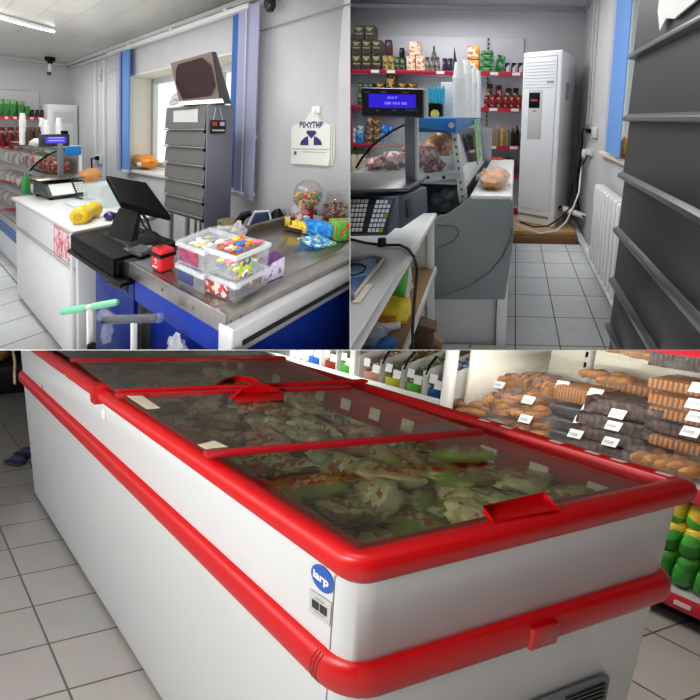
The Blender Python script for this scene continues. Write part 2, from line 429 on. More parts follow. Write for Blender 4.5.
for a, bq in ((TA1 - .04, TB0 + .05), (TA1 - .04, TB1 - .03), (TA0 + .05, TB1 - .03), (TA0 + .05, TB0 + .05), ):
    part(t, 'leg', MB().box(a - .015, a + .015, bq - .015, bq + .015, 0, TZ0), ALU)
for a in (2.62, 2.7, 2.78, 2.86): part(t, 'wire_upright', MB().tube([(a, TB1 - .02, .3), (a, TB1 - .02, TZ0)], .012, 8), ALU)
solo('paper_note', 'white paper note taped to the top flap of the grey tower', 'note', MB().prism([(2.5, TB0 + .002, 1.555), (2.87, TB0 + .002, 1.56), (2.88, TB0 + .008, 1.645), (2.51, TB0 + .008, 1.65)], (0, -.003, 0)), mat('note_grey', (172, 172, 172), .8))
t = thing('hanging_tag', 'small black square tag hanging on the tower side', 'sign', (TA0 - .02, 1.6, 1.5))
part(t, 'plate', MB().box(TA0 - .03, TA0 - .014, 1.475, 1.60, 1.475, 1.57), GLOSSK, .003)
part(t, 'red_badge', MB().box(TA0 - .033, TA0 - .03, 1.487, 1.525, 1.53, 1.557), mat('dull_red', (175, 50, 50), .5))
part(t, 'grey_badge', MB().box(TA0 - .033, TA0 - .03, 1.55, 1.588, 1.53, 1.557), mat('pale_grey', (180, 175, 175), .5))
part(t, 'text_line', MB().box(TA0 - .033, TA0 - .03, 1.487, 1.588, 1.492, 1.503), mat('pale_grey', (180, 175, 175), .5))
part(t, 'string', MB().tube([(TA0 - .02, 1.50, 1.57), (TA0 - .02, 1.52, 1.66)], .002).tube([(TA0 - .02, 1.58, 1.57), (TA0 - .02, 1.55, 1.66)], .002), WHITE)
# monitor on the tower
def q(px, py, Y): return R.at(px, py, Y)
t = thing('monitor', 'square tilted monitor standing on top of the grey tower', 'monitor', (2.6, 1.5, TZ1))
A, B, C, D = q(171, 63, 2.78), q(212, 51.5, 2.55), q(220, 101, 2.72), q(180, 103.5, 2.92)
bk = Vector((.02, .13, .0))
part(t, 'shell', MB().hexa([D, C, q(232, 104, 2.9), q(190, 104, 3.05), A, B, q(216.5, 51.5, 2.62), A + bk * .3]), mat('monitor_shell', (66, 64, 66), .4), .006)
nn = (B - A).cross(D - A).normalized()
if nn.y > 0: nn = -nn
def onq(u, v, o=.002): return lerp(lerp(A, B, u), lerp(D, C, u), v) + nn * o
part(t, 'bezel', MB().slab([onq(.0, .0, .004), onq(1, 0, .004), onq(1, 1, .004), onq(0, 1, .004)], -.003), mat('bezel_bronze', (122, 108, 98), .35, .3))
part(t, 'screen', MB().add([onq(*p, .009) for p in ((.2, .07), (.78, .06), (.95, .25), (.97, .68), (.82, .87), (.12, .9), (.03, .5), (.1, .2), (.5, .5))], [(i, (i + 1) % 8, 8) for i in range(8)]), mat('dark_screen', (48, 26, 28), .12))  # reddish reflection is mixed into the screen colour
part(t, 'light_strip', MB().slab([onq(.02, .95, .007), onq(1.08, .95, .007), onq(1.1, 1.03, .007), onq(.0, 1.03, .007)], .006), mat('lit_strip', (240, 248, 255), .3, emit=.9))
part(t, 'foot', MB().box(2.42, 2.80, 1.5, 1.62, TZ1, TZ1 + .02), BLACK)

# ---------------- far wall: shelves, fridge cabinet
t = thing('air_conditioner', 'tall white cabinet air conditioner in the far corner of the till room', 'air conditioner', (7.5, 1.9, 0))
part(t, 'body', MB().box(7.3, 7.7, 1.62, 2.03, .1, 1.9), WHITEP, .02)
part(t, 'front_panel', MB().box(7.28, 7.3, 1.66, 1.99, .9, 1.82), mat('panel_white', (214, 216, 216), .35), .006)
m = MB()
for k in range(5): m.box(7.272, 7.281, 1.69, 1.96, 1.62 + k * .035, 1.632 + k * .035)
part(t, 'louvre', m, mat('panel_shade', (196, 198, 198), .4))
t = thing('shelf_rack', 'red-edged wall shelf rack at the far end of the till room', 'shelf', (7.6, 1.2, 0))
part(t, 'back_panel', MB().box(7.72, 7.755, -.6, 1.6, 0, 2.1), mat('rack_back', (202, 202, 205), .6))
SHR = mat('shelf_red', (190, 30, 48), .4); SHW = mat('shelf_white', (214, 214, 214), .4)
for z in (1.26, 1.69, .8, .35):
    sh = part(t, 'shelf', MB().box(7.42, 7.72, -.6, 1.6, z - .02, z), SHW)
    part(sh, 'price_strip', MB().box(7.405, 7.42, -.6, 1.6, z - .035, z + .01), SHR)
    for k in range(5): part(sh, 'price_tag', MB().box(7.4, 7.406, 1.12 + k * .1, 1.16 + k * .1, z - .028, z + .002), PAPER)
GREENB = multi('green_boxes', [(34, 92, 44), (52, 120, 58), (30, 78, 38), (120, 160, 96)], 14)
REDJ = multi('red_jars', [(120, 22, 26), (88, 14, 20), (160, 40, 40), (190, 150, 120)], 16)
DARKJ = multi('dark_jars', [(38, 32, 34), (24, 22, 26), (84, 70, 62), (150, 140, 130)], 18)
k = 0
for i, (b, h, w_) in enumerate(((1.09, .25, .1), (1.16, .26, .10), (1.24, .26, .08), (1.33, .24, .09), (1.41, .17, .07))):
    solo('tea_box', 'green box on the far top shelf, %s from the left' % NTH[i], 'box', MB().box(7.5, 7.62, b - w_ / 2 + .004, b + w_ / 2 - .004, 1.692, 1.69 + h), GREENB, 'green boxes on the far top shelf', .003)
for i in range(4):
    b = 1.47 + i * .0; b = 1.455 + i * .045
def jar(S_lab, cat, c, r, h, body, lid=BLACK, grp=None, name='jar', n=12):
    t = thing(name, S_lab, cat, c, grp); c = Vector(c)
    part(t, 'glass_body', MB().lathe(c, [(r * .9, 0), (r, .01), (r, h * .72), (r * .8, h * .82)], n), body)
    part(t, 'lid', MB().lathe(c + Vector((0, 0, h * .82)), [(r * .84, 0), (r * .84, h * .17), (r * .7, h * .18)], n), lid)
    return t
for i in range(3): jar('dark jar on the far top shelf beside the green boxes, %s of three' % NTH[i], 'jar', (7.55, 1.475 + i * .062, 1.692), .027, .12, DARKJ, BLACK, 'dark jars on the far top shelf')
for i in range(8):
    r_, c_ = divmod(i, 4)
    jar('red preserve jar on the far lower shelf, %s row, %s from the left' % (('front', 'back')[r_], NTH[c_]), 'jar', (7.50 + r_ * .1, 1.08 + c_ * .105 + r_ * .03, 1.262), .043, .2 + r_ * .08, REDJ, mat('lid_red', (120, 26, 30), .3), 'red jars on the far shelf')

# display fridge along the left, seen past the scale
t = thing('display_fridge', 'glass-fronted chilled display counter with blue bumper strip on the left', 'display case', (5.8, 1.05, 0))
CW = mat('case_white', (212, 214, 216), .35)
N0, N1 = 4.6, 7.1
part(t, 'base', MB().box(N0, N1, .86, 1.28, .02, .36), CW, .006)
part(t, 'bumper', MB().box(N0, N1, .80, .86, .365, .46), mat('bumper_blue', (62, 98, 150), .4), .01)
part(t, 'body', MB().box(N0, N1, .86, 1.30, .36, .52), CW)
part(t, 'trim_strip', MB().box(N0, N1, .82, .86, .465, .53), ALU, .005)
for z in (.53, .80, 1.04): part(t, 'glass_shelf', MB().box(N0 + .02, N1, .90 if z < 1 else .95, 1.27, z, z + .01), mat('shelf_steel', (170, 172, 172), .3, .5))
arc1 = [R.on(x, y, 0, N0) for x, y in ((27, 176), (30, 171), (33, 167), (40, 160.5), (48, 155), (56, 151.5), (64, 149))]
arc1 = [Vector((N0, .83, .53)), Vector((N0, .845, .9))] + [p for p in arc1[1:]]
part(t, 'front_glass', MB().grid(lambda u, v: arc1[min(7, int(round(u * 7)))] + Vector(((N1 - N0) * v, 0, 0)), 7, 1), PANE)
part(t, 'end_glass', MB().add(arc1 + [Vector((N0, 1.28, 1.32)), Vector((N0, 1.28, .53))], [tuple(range(10))]), PANE)
part(t, 'end_arch', MB().tube(arc1[2:], .009, 8), BLACK)
part(t, 'top_board', MB().box(N0, N1, 1.13, 1.32, 1.325, 1.34), mat('case_top', (186, 192, 196), .2), .003)
part(t, 'blue_end_cap', MB().box(N0 - .02, N0 + .04, 1.16, 1.30, 1.245, 1.335), mat('cap_blue', (28, 122, 190), .4), .006)
part(t, 'rear_post', MB().box(N0 - .01, N0 + .03, 1.285, 1.31, .53, 1.25), WHITEP)
part(t, 'back_panel', MB().box(N0 + .05, N1, 1.29, 1.31, .53, 1.32), mat('case_back', (190, 196, 198), .4))
PK = [multi('sausage_packs', [(150, 60, 52), (188, 120, 100), (206, 190, 170), (120, 40, 40)], 30), multi('dairy_packs', [(206, 210, 214), (90, 140, 170), (60, 110, 90), (214, 214, 205)], 26),
      multi('mixed_packs', [(176, 92, 70), (120, 130, 110), (210, 200, 190), (70, 90, 80)], 30), multi('cheese_packs', [(214, 188, 120), (226, 214, 190), (176, 80, 60), (90, 120, 90)], 30)]
rnd = random.Random(4)
lv = ['bottom', 'middle', 'top']
for j, z in enumerate((.543, .813, 1.053)):
    for i in range(14):
        a = 4.72 + i * .165
        solo('chilled_pack', 'chilled pack behind the display glass, %s shelf, %s from the near end' % (lv[j], NTH[i]), 'food pack',
             MB().blob((a, 1.09 + (.04 if j == 2 else 0), z + .085), (.08, .13 if j < 2 else .10, .075), i + j * 20, .1, 12, 7, .6, rnd.uniform(-.2, .2)), PK[(0 if j == 2 and i < 3 else i * 7 + j * 3) % 4], 'packs in the chilled display')
# stacked cups on the display
for i, (px, ya, yt, aa) in enumerate(((23, 149, 112, 5.3), (42.5, 147, 117, 5.3), (47, 148, 118, 5.0), (59, 148, 116, 5.0))):
    p = R.on(px, 140, 0, aa); zt = R.on(px, yt, 0, aa).z; r = 3.1 / 400 * 4.2; n = int((zt - 1.345 - .08) / .012); pr = []
    for k in range(n): pr += [(r * .93, k * .012), (r, k * .012 + .003), (r, k * .012 + .008), (r * .93, k * .012 + .0115)]
    pr += [(r * .85, n * .012 + .02), (r * .7, n * .012 + .07), (r * .66, n * .012 + .072)]
    solo('cup_stack', 'tall stack of white cups on the chilled display, ' + ['nearest the red jars', 'left one of the middle pair', 'right one of the middle pair', 'above the customer screen'][i], 'cups',
         MB().lathe((aa, p.y, 1.343), pr, 16), mat('cup_white', (236, 236, 236), .4), 'stacked cups on the display counter')
for i, px in enumerate((29.5, 37.5)):
    p = R.on(px, 140, 0, 5.15)
    jar('dark brown jar on the chilled display, ' + ['left', 'right'][i] + ' one of two', 'jar', (5.15, p.y, 1.343), .036, .19, mat('coffee_brown', (66, 36, 28), .3), mat('lid_brown', (90, 60, 45), .4), 'coffee jars on the display')
p = R.on(37, 146, 0, 4.75)
solo('tissue_bag', 'crumpled clear bag on the chilled display below the cups', 'bag', MB().blob((4.75, p.y, 1.375), (.06, .06, .035), 8, .3), film('white_film', (235, 235, 235), .75))

# ---------------- white cabinet with the scale
t = thing('counter_cabinet', 'long white counter cabinet carrying the scale', 'cabinet', (3.4, .9, 0))
part(t, 'body', MB().box(2.63, 4.27, .715, 1.14, .05, .885), LAMI, .004)
part(t, 'worktop', MB().box(2.6, 4.36, .69, 1.20, .885, .915), mat('worktop_pale', (196, 195, 193), .4), .01, seg=3)
part(t, 'front_door', MB().box(2.66, 4.25, .70, .716, .07, .655), LAMI, .003)
part(t, 'drawer_front', MB().box(2.66, 4.25, .702, .716, .68, .88), LAMI, .003)
part(t, 'handle_rail', MB().box(2.6, 4.29, .692, .715, .658, .678), ALU, .003)
part(t, 'corner_post', MB().box(2.62, 2.66, .69, .74, 0, .885), mat('post_white', (208, 210, 214), .35), .004)
part(t, 'plinth', MB().box(2.66, 4.25, .73, 1.0, 0, .05), mat('plinth_grey', (150, 152, 155), .5))
part(t, 'edge_band', MB().box(2.595, 2.612, .69, 1.19, .88, .91), ALU, .004)
PINK = multi('leaflet_print', [(226, 196, 200), (206, 110, 130), (232, 214, 214), (190, 90, 110)], 55, .6)
solo('price_leaflet', 'pink leaflet stuck to the white cabinet, the one nearer the scale', 'leaflet', MB().box(2.87, 3.04, .697, .7015, .69, .885), PINK, 'pink leaflets on the cabinet')
solo('price_leaflet', 'pink leaflet stuck to the white cabinet, the one nearer the cash drawer', 'leaflet', MB().box(2.68, 2.85, .697, .7015, .70, .885), PINK, 'pink leaflets on the cabinet')
# the scale stands across the worktop, its keypad towards the till
SZ = .916
t = thing('retail_scale', 'black electronic scale with keypad and customer display pole on the white cabinet', 'scale', (4.0, .95, SZ))
SB = mat('scale_charcoal', (40, 43, 48), .4)
k0, k1 = SZ + .02, SZ + .135
part(t, 'body', MB().hexa([(3.87, .865, k0), (3.87, 1.155, k0), (4.28, 1.15, k0), (4.28, .83, k0), (3.96, .845, k1), (3.96, 1.14, k1), (4.26, 1.13, k1), (4.26, .83, k1)]), SB, .008)
def sp(u, v, o=.002):
    p = lerp(lerp((3.87, .865, k0), (3.87, 1.155, k0), u), lerp((3.96, .845, k1), (3.96, 1.14, k1), u), v); return p + Vector((-o * 2, 0, o))
part(t, 'touch_panel', MB().slab([sp(.08, .12), sp(.66, .12), sp(.66, .9), sp(.08, .9)], .002), mat('keypad_white', (214, 218, 214), .4))
kp = part(t, 'number_pad', MB().slab([sp(.70, .10), sp(.96, .10), sp(.96, .92), sp(.70, .92)], .002), mat('pad_green', (90, 110, 100), .4))
m = MB()
for i in range(4):
    for j in range(5): m.slab([sp(.715 + i * .06, .14 + j * .152, .005), sp(.76 + i * .06, .14 + j * .152, .005), sp(.76 + i * .06, .25 + j * .152, .005), sp(.715 + i * .06, .25 + j * .152, .005)], .002)
part(kp, 'keys', m, PAPER)
part(t, 'platform', MB().box(3.93, 4.34, .80, 1.15, k1 + .025, k1 + .035), STEELD, .004)
part(t, 'platform_support', MB().box(4.05, 4.2, .9, 1.05, k1, k1 + .025), BLACK)
for a, b in ((3.9, .88), (3.9, 1.13), (4.24, .86), (4.24, 1.13)): part(t, 'foot', MB().lathe((a, b, SZ), [(.018, 0), (.018, .02)], 10), BLACK)
pa, pb = 4.2, 1.0
part(t, 'pole', MB().box(pa - .015, pa + .015, 1.0, 1.045, k1 + .035, 1.38), mat('pole_grey', (108, 112, 116), .4), .004)
h0_, h1_ = R.on(40, 147, 0, 4.2), R.on(69.5, 134, 0, 4.2)
hd = part(t, 'display_head', MB().box(4.19, 4.26, h0_.y, h1_.y, h0_.z, h1_.z), SB, .008)
part(hd, 'screen', MB().box(4.186, 4.19, h0_.y + .04, h1_.y - .03, h0_.z + .03, h1_.z - .025), mat('lcd_violet', (74, 60, 190), .3, emit=.45))
m = MB()
for z in (.05, .075): m.box(4.184, 4.186, h0_.y + .06, h1_.y - .05, h0_.z + z, h0_.z + z + .008)
part(hd, 'screen_text', m, mat('lcd_text', (150, 150, 240), .3, emit=.6))
part(hd, 'top_lug', MB().box(4.2, 4.24, h1_.y - .06, h1_.y - .01, h1_.z, h1_.z + .03), BLACK)
solo('scale_lead', 'short dark lead trailing from the scale over the white worktop', 'cable', MB().tube([(3.86, 1.02, .93), (3.7, 1.05, .925), (3.62, 1.12, .92)], .006), CABLEK)
# paper pad, yellow rolls, blue lint roller, glass jug
m = MB().box(3.25, 3.62, .90, 1.0, SZ, SZ + .012); m.rbox((3.4, .97, SZ + .012), (.2, .08, .006), .3)
solo('paper_pad', 'pale paper pad lying by the scale on the white worktop', 'paper', m, mat('pad_grey', (188, 196, 196), .7))
YEL = mat('yellow_film', (214, 178, 22), .25, bump=.3, scale=30, var=.1)
t = thing('yellow_package', 'bright yellow wrapped roll lying on the white worktop', 'package', (2.83, .84, SZ))
p0, p1 = R.on(78, 217, 2, SZ + .05), R.on(95, 209, 2, SZ + .05)
part(t, 'roll', MB().tube([lerp(p0, p1, x) for x in (0, .05, .3, .45, .6, .75, .95, 1)], [.04, .055, .058, .04, .042, .058, .056, .04], 14), YEL)
part(t, 'roll_core', MB().tube([p0 + (p0 - p1) * .04, p0 + (p1 - p0) * .02], .024, 12), mat('yellow_dark', (176, 146, 14), .4))
t = thing('hand_scanner', 'small navy and black hand brush lying beside the yellow roll', 'brush', (2.6, .98, SZ))
part(t, 'head', MB().blob((2.70, .93, SZ + .028), (.05, .035, .028), 2, .05), mat('navy_gloss', (22, 26, 84), .2))
part(t, 'grip', MB().tube([(2.67, .95, SZ + .028), (2.55, 1.03, SZ + .022)], [.022, .012], 10), BLACK)
m = MB(); g0 = (2.86, 1.10)
solo('clear_tray', 'clear plastic bin standing at the back of the white worktop', 'tray', MB().prism([(3.45, .99, SZ), (3.15, 1.02, SZ), (3.15, 1.15, SZ), (3.45, 1.15, SZ)], (0, 0, .17)), film('tray_clear', (210, 225, 222), .35, .1))
m = MB().blob((3.35, 1.35, .99), (.2, .1, .06), 4, .2); 
BREAD = mat('bun_orange', (226, 158, 92), .5, var=.25, scale=9)
solo('bun_bag', 'bag of orange buns behind the scale', 'bread', MB().blob((4.45, 1.34, 1.03), (.08, .11, .075), 4, .15), BREAD)
solo('low_chest', 'white low chest under the bag of orange buns', 'cabinet', MB().box(4.30, 4.56, 1.21, 1.75, 0, .955), WHITEP, bevel=.01)
m = MB().tube([(4.62, .93, .99), (4.62, .94, 1.02), (4.6, .95, 1.10), (4.6, .95, 1.13)], [.03, .035, .02, .01], 10)
solo('green_bottle', 'small green squeeze bottle behind the scale by the display', 'bottle', MB().lathe(tuple(R.on(26, 194, 2, SZ + .001)), [(.03, 0), (.035, .02), (.032, .12), (.012, .17), (.008, .2)], 10), mat('bottle_green', (42, 130, 60), .3))

# ---------------- cash desk shelf, drawer, till
t = thing('till_shelf', 'black shelf bridging the white cabinet and the steel checkout', 'shelf', (2.2, .8, 0))
part(t, 'board', MB().box(1.79, 2.59, .66, 1.12, .79, .812), BLACK, .004)
part(t, 'blue_panel', MB().box(1.79, 2.3, .72, .74, 0, .79), mat('recess_blue', (16, 40, 122), .5, spec=.2))
part(t, 'back_panel', MB().box(1.85, 2.56, 1.08, 1.1, 0, .79), mat('recess_grey', (120, 124, 132), .5))
part(t, 'support', MB().box(2.54, 2.585, .70, 1.1, 0, .79), mat('post_white', (208, 210, 214), .35), .004)
t = thing('cash_drawer', 'wide black cash drawer under the touch till', 'cash drawer', (2.2, .8, .812))
part(t, 'case', MB().box(1.89, 2.55, .665, 1.0, .814, .905), mat('drawer_black', (6, 6, 7), .6, spec=.12), .008)
part(t, 'drawer_front', MB().box(1.875, 1.89, .68, .98, .822, .885), BLACK, .004)
part(t, 'side_bay', MB().box(1.795, 1.87, .70, 1.0, .814, .893), BLACK, .004)
part(t, 'drawer_lock', MB().lathe((1.872, .84, .86), [(.012, 0), (.012, .006)], 12, 0), DGREY)
t = thing('touch_till', 'black touch screen till seen from behind, leaning on its stand', 'till', (2.1, .85, .9))
A, B, C, D = q(105.5, 181, 1.86), q(146, 188, 1.86), q(170.5, 222, 1.62), q(120, 208, 1.60)
# the housing: a thick tilted slab with its back towards the photographer
n1 = (B - A).cross(D - A).normalized()
if n1.z > 0: n1 = -n1
md = (A + B + C + D) / 4
part(t, 'screen_housing', MB().prism([A, B, C, D], -n1 * .03), mat('till_black', (6, 6, 7), .55, spec=.03), .008, seg=3)
part(t, 'rear_cover', MB().prism([lerp(p, md, .3) for p in (A, B, C, D)], n1 * .022), BLACK, .006)
part(t, 'neck', MB().hexa([q(106, 236, 1.70), q(131, 243, 1.62), q(138, 240, 1.74), q(114, 234, 1.8), q(119, 208, 1.70), q(139, 210, 1.62), q(142, 208, 1.74), q(124, 204, 1.8)]), BLACK, .005)
part(t, 'foot', MB().hexa([R.on(x, y, 2, z) for x, y, z in ((102, 237, .902), (127, 251, .902), (156, 244, .902), (130, 231, .902), (102, 233, .918), (128, 245, .918), (157, 239, .918), (131, 228, .918))]), BLACK, .004)
t = thing('card_terminal', 'small black card terminal lying in front of the till foot', 'card reader', (1.95, .82, .9))
part(t, 'body', MB().hexa([R.on(x, y, 2, z) for x, y, z in ((122, 250, .902), (140, 258, .902), (158, 250, .902), (142, 244, .902), (123, 248, .912), (141, 255, .912), (158, 247, .912), (142, 242, .912))]), GLOSSK, .003)
part(t, 'screen', MB().slab([R.on(x, y, 2, .9135) for x, y in ((128, 249), (140, 253.5), (152, 248), (141, 244))], .001), mat('slate', (48, 50, 56), .2))
m = MB().tube([q(x, y, Y) for x, y, Y in ((141, 212, 1.66), (147, 220, 1.68), (151, 232, 1.72), (158, 240, 1.74), (166, 244, 1.78), (172, 243, 1.85))], .006)
m.tube([q(x, y, Y) for x, y, Y in ((139, 215, 1.7), (144, 226, 1.72), (150, 233, 1.78), (160, 236, 1.82), (168, 246, 1.8))], .004)
m.tube([q(x, y, Y) for x, y, Y in ((136, 224, 1.74), (140, 234, 1.74), (147, 229, 1.76), (156, 233, 1.8), (164, 240, 1.84))], .004)
solo('cable_tangle', 'tangle of black cables hanging behind the till', 'cable', m, CABLEK)
m = MB().tube([q(x, y, Y) for x, y, Y in ((104, 282, 1.92), (112, 284, 1.86), (120, 288, 1.8), (128, 287, 1.8))], .006)
m.tube([q(x, y, Y) for x, y, Y in ((112, 289, 1.9), (120, 281, 1.84), (128, 292, 1.8))], .005)
solo('cable_loop', 'loop of black cable on the shelf below the cash drawer', 'cable', m, CABLEK)
t = thing('receipt_printer', 'small red box with a black band standing beside the clear tubs', 'printer', (1.66, .80, .9))
part(t, 'case', MB().box(1.53, 1.625, .725, .79, .903, 1.0), mat('printer_red', (196, 24, 34), .35), .01, seg=3)
part(t, 'band', MB().box(1.526, 1.629, .721, .794, .966, .981), BLACK)
m = MB().lathe((1.577, .724, .945), [(.011, -.001), (.011, .002)], 16, 1)
lg = part(t, 'logo_ring', m, WHITEP)
part(lg, 'logo_dot', MB().lathe((1.577, .721, .945), [(.007, -.001), (.007, .002)], 16, 1), mat('printer_red', (196, 24, 34), .35))
part(t, 'logo_line', MB().box(1.555, 1.60, .722, .725, .92, .925), WHITEP)

# ---------------- steel checkout counter
t = thing('checkout_counter', 'blue checkout counter with a steel top and a pale bumper rail', 'counter', (1.4, 1.2, 0))
part(t, 'steel_top', MB().box(1.02, 1.78, .705, 2.0, .875, .9), STEELD, .004)
part(t, 'left_skirt', MB().box(1.0, 1.785, .695, .712, .835, .903), STEEL, .003)
part(t, 'right_edge', MB().prism([(1.0, .698, .893), (1.0, .698, .845), (1.03, .698, .845), (1.075, .698, .905), (1.05, .698, .908)], (0, 1.3, 0)), STEEL, .003)
part(t, 'back_lip', MB().box(1.74, 1.78, 1.1, 2.0, .895, .935), STEEL, .004)
part(t, 'upper_box', MB().box(1.04, 1.77, .716, 1.98, .72, .874), BLUE, .004)
part(t, 'lower_base', MB().box(1.06, 1.788, .80, 1.98, .02, .72), mat('base_blue', (4, 44, 150), .5, spec=.2), .004)
rl = part(t, 'bumper_rail', MB().prism([(1.0, .70, .868), (.965, .70, .855), (.955, .70, .815), (.965, .70, .765), (1.0, .70, .755), (1.03, .70, .765), (1.03, .70, .86)], (0, 1.3, 0)), mat('rail_silver', (176, 177, 180), .3, .6), .004)
part(rl, 'rail_groove', MB().box(.951, .963, .74, 2.0, .795, .812), BLACK)
part(rl, 'rail_end_cap', MB().box(.955, 1.03, .692, .702, .758, .866), mat('cap_pale', (200, 202, 206), .4), .003)
m = MB()
for a in (1.2, 1.45, 1.68): m.lathe((a, .695, .865), [(.006, -.002), (.006, 0)], 8, 1)
for b in (.72, .76, 1.05, 1.3): m.lathe((.999, b, .872), [(.004, -.002), (.004, 0)], 8, 0)
part(t, 'rivet', m, mat('rivet_grey', (90, 90, 90), .4, .6))

# clear tubs of sweets
CLEAR = film('tub_clear', (214, 220, 226), .11, .08)
RIM = film('tub_rim', (220, 224, 230), .45, .15)
def tub(lab, A, C, B, h, z, open_top, sticker=None, cols=None, label_text=None):
    """A = near-left corner, B = nearest corner, C = right corner in plan"""
    A, B, C = [Vector((p[0], p[1], 0)) for p in (A, B, C)]; D = A + C - B; cen = (A + C) / 2
    ti = lambda p, k: lerp(p, cen, k)
    t = thing('sweets_tub', lab, 'plastic tub', (cen.x, cen.y, z))
    def ring(k, zz): return [Vector((ti(p, k).x, ti(p, k).y, zz)) for p in (A, B, C, D)]
    b0, b1 = ring(.05, z), ring(.0, z + h); i0, i1 = ring(.08, z + .004), ring(.04, z + h)
    m = MB(); m.add(b0 + b1 + i0 + i1, [(3, 2, 1, 0)] + [(i, (i + 1) % 4, 4 + (i + 1) % 4, 4 + i) for i in range(4)] + [(8, 9, 10, 11)] + [(8 + (i + 1) % 4, 8 + i, 12 + i, 12 + (i + 1) % 4) for i in range(4)])
    part(t, 'walls', m, CLEAR, 0)
    o0, o1, q0, q1 = ring(-.04, z + h - .012), ring(-.04, z + h + .004), ring(.05, z + h - .012), ring(.05, z + h + .004)
    m = MB(); m.add(o0 + o1 + q0 + q1, [(i, (i + 1) % 4, 4 + (i + 1) % 4, 4 + i) for i in range(4)] + [(4 + i, 4 + (i + 1) % 4, 12 + (i + 1) % 4, 12 + i) for i in range(4)] + [(8 + (i + 1) % 4, 8 + i, 12 + i, 12 + (i + 1) % 4) for i in range(4)])
    part(t, 'rim', m, RIM)
    if not open_top:
        part(t, 'lid', MB().prism([p for p in ring(-.03, z + h + .005)], (0, 0, .006)), film('lid_clear', (215, 220, 226), .14, .08), .002)
    u, v = (B - A), (C - B)
    if sticker:
        side, s0, s1, zz0, zz1, mm, st = sticker
        P, Q = (b0[0], b0[1]) if side == 0 else (b0[1], b0[2]); P2, Q2 = (b1[0], b1[1]) if side == 0 else (b1[1], b1[2])
        off = Vector((0, -.003, 0)) if side == 0 else Vector((-.003, 0, 0))
        f = lambda s, k: lerp(lerp(P, Q, s), lerp(P2, Q2, s), k) + off
        stk = part(t, 'sticker', MB().slab([f(s0, zz0), f(s1, zz0), f(s1, zz1), f(s0, zz1)], .001), mm)
    return t, A, B, C, D
def sweets(par_lab, base, cen, ext, z, n, mats, seed, cat='sweets', size=.016, name='wrapped_sweet', grp='sweets in the tubs'):
    rn = random.Random(seed)
    for i in range(n):
        x, y = rn.uniform(-1, 1), rn.uniform(-1, 1)
        p = Vector((cen[0] + x * ext[0], cen[1] + y * ext[1], z + rn.uniform(0, .02)))
        k = size * rn.uniform(.8, 1.3)
        solo(name, par_lab, cat, MB().blob(p, (k * 1.5, k, k * .6), i + seed, .1, 8, 5, .8, rn.uniform(0, 3)), rn.choice(mats), grp)
SW = [mat('sweet_' + n_, c, .3) for n_, c in (('yellow', (200, 176, 50)), ('orange', (206, 96, 40)), ('pink', (196, 104, 120)), ('blue', (56, 96, 160)), ('green', (120, 146, 56)), ('white', (196, 190, 182)), ('brown', (110, 60, 50)), ('purple', (110, 60, 120)))]
zc = .903
W = lambda x, y, z=.905: R.on(x, y, 2, z)
# left pair: lower with navy sticker, upper with lid and maroon sticker
LA, LB_, LC = W(176, 281), W(203.5, 295), W(236, 274)
tub('clear lidded tub with a navy label, lower one of the left stack', LA, LC, LB_, .07, zc, False, (0, .05, .62, .15, .8, mat('label_navy', (40, 54, 104), .4), 0))
tub('clear lidded tub with a maroon label, upper one of the left stack', LA, LC, LB_, .075, zc + .084, False, (0, .08, .8, .12, .9, multi('label_maroon', [(120, 22, 66), (150, 30, 70), (60, 40, 110)], 40), 0))
RA, RB_, RC = W(203, 291), W(235, 304), W(268.5, 285)
tub('clear lidded tub with red packs inside, lower one of the right stack', RA, RC, RB_, .068, zc, False, (0, .04, .8, .1, .85, multi('label_red', [(150, 44, 36), (176, 70, 56), (200, 190, 186), (120, 30, 30)], 70), 0))
tub('open clear tub heaped with wrapped sweets, upper one of the right stack', RA, RC, RB_, .085, zc + .08, True, (1, .05, .45, .05, .75, multi('label_fruit', [(60, 80, 160), (150, 190, 40), (210, 190, 60), (230, 230, 230)], 60), 0))
cl_, cr_ = (Vector(LA) + Vector(LC)) / 2, (Vector(RA) + Vector(RC)) / 2
sweets('small wrapped sweet inside the upper left tub', None, cl_, (.07, .05), zc + .135, 46, [SW[0], SW[4], SW[7], SW[5], SW[0]], 2, size=.012, grp='sweets in the upper left tub')
sweets('small wrapped sweet in the open upper right tub', None, cr_, (.07, .06), zc + .10, 50, SW, 5, size=.012, grp='sweets in the open tub')
sweets('small wrapped sweet heaped above the rim of the open tub', None, cr_ + Vector((.02, .02, 0)), (.06, .055), zc + .155, 46, [SW[1], SW[2], SW[3], SW[5], SW[0], SW[1]], 8, size=.0115, grp='sweets heaped in the open tub')
sweets('dull wrapped sweet inside the lower right tub', None, cr_, (.065, .055), zc + .02, 20, [SW[6], SW[5], SW[1]], 11, size=.015, grp='sweets in the lower right tub')
sweets('dull wrapped sweet inside the lower left tub', None, cl_, (.06, .05), zc + .02, 18, [SW[5], SW[3], SW[6]], 13, size=.015, grp='sweets in the lower left tub')
A_, B_ = W(262, 284), W(284, 275)
t = thing('gum_box', 'lilac cardboard sweets box standing right of the clear tubs', 'box', (A_.x, A_.y, .9))
dv = Vector((.085, .02, 0)); a0, b0 = Vector((A_.x, A_.y, .903)), Vector((B_.x, B_.y, .903)); up = Vector((0, 0, .08))
part(t, 'carton', MB().hexa([a0, b0, b0 + dv, a0 + dv, a0 + up * .8, b0 + up, b0 + dv + up, a0 + dv + up * .8]), multi('lilac_print', [(196, 186, 214), (206, 198, 222), (120, 90, 150), (212, 206, 226)], 70), .002)
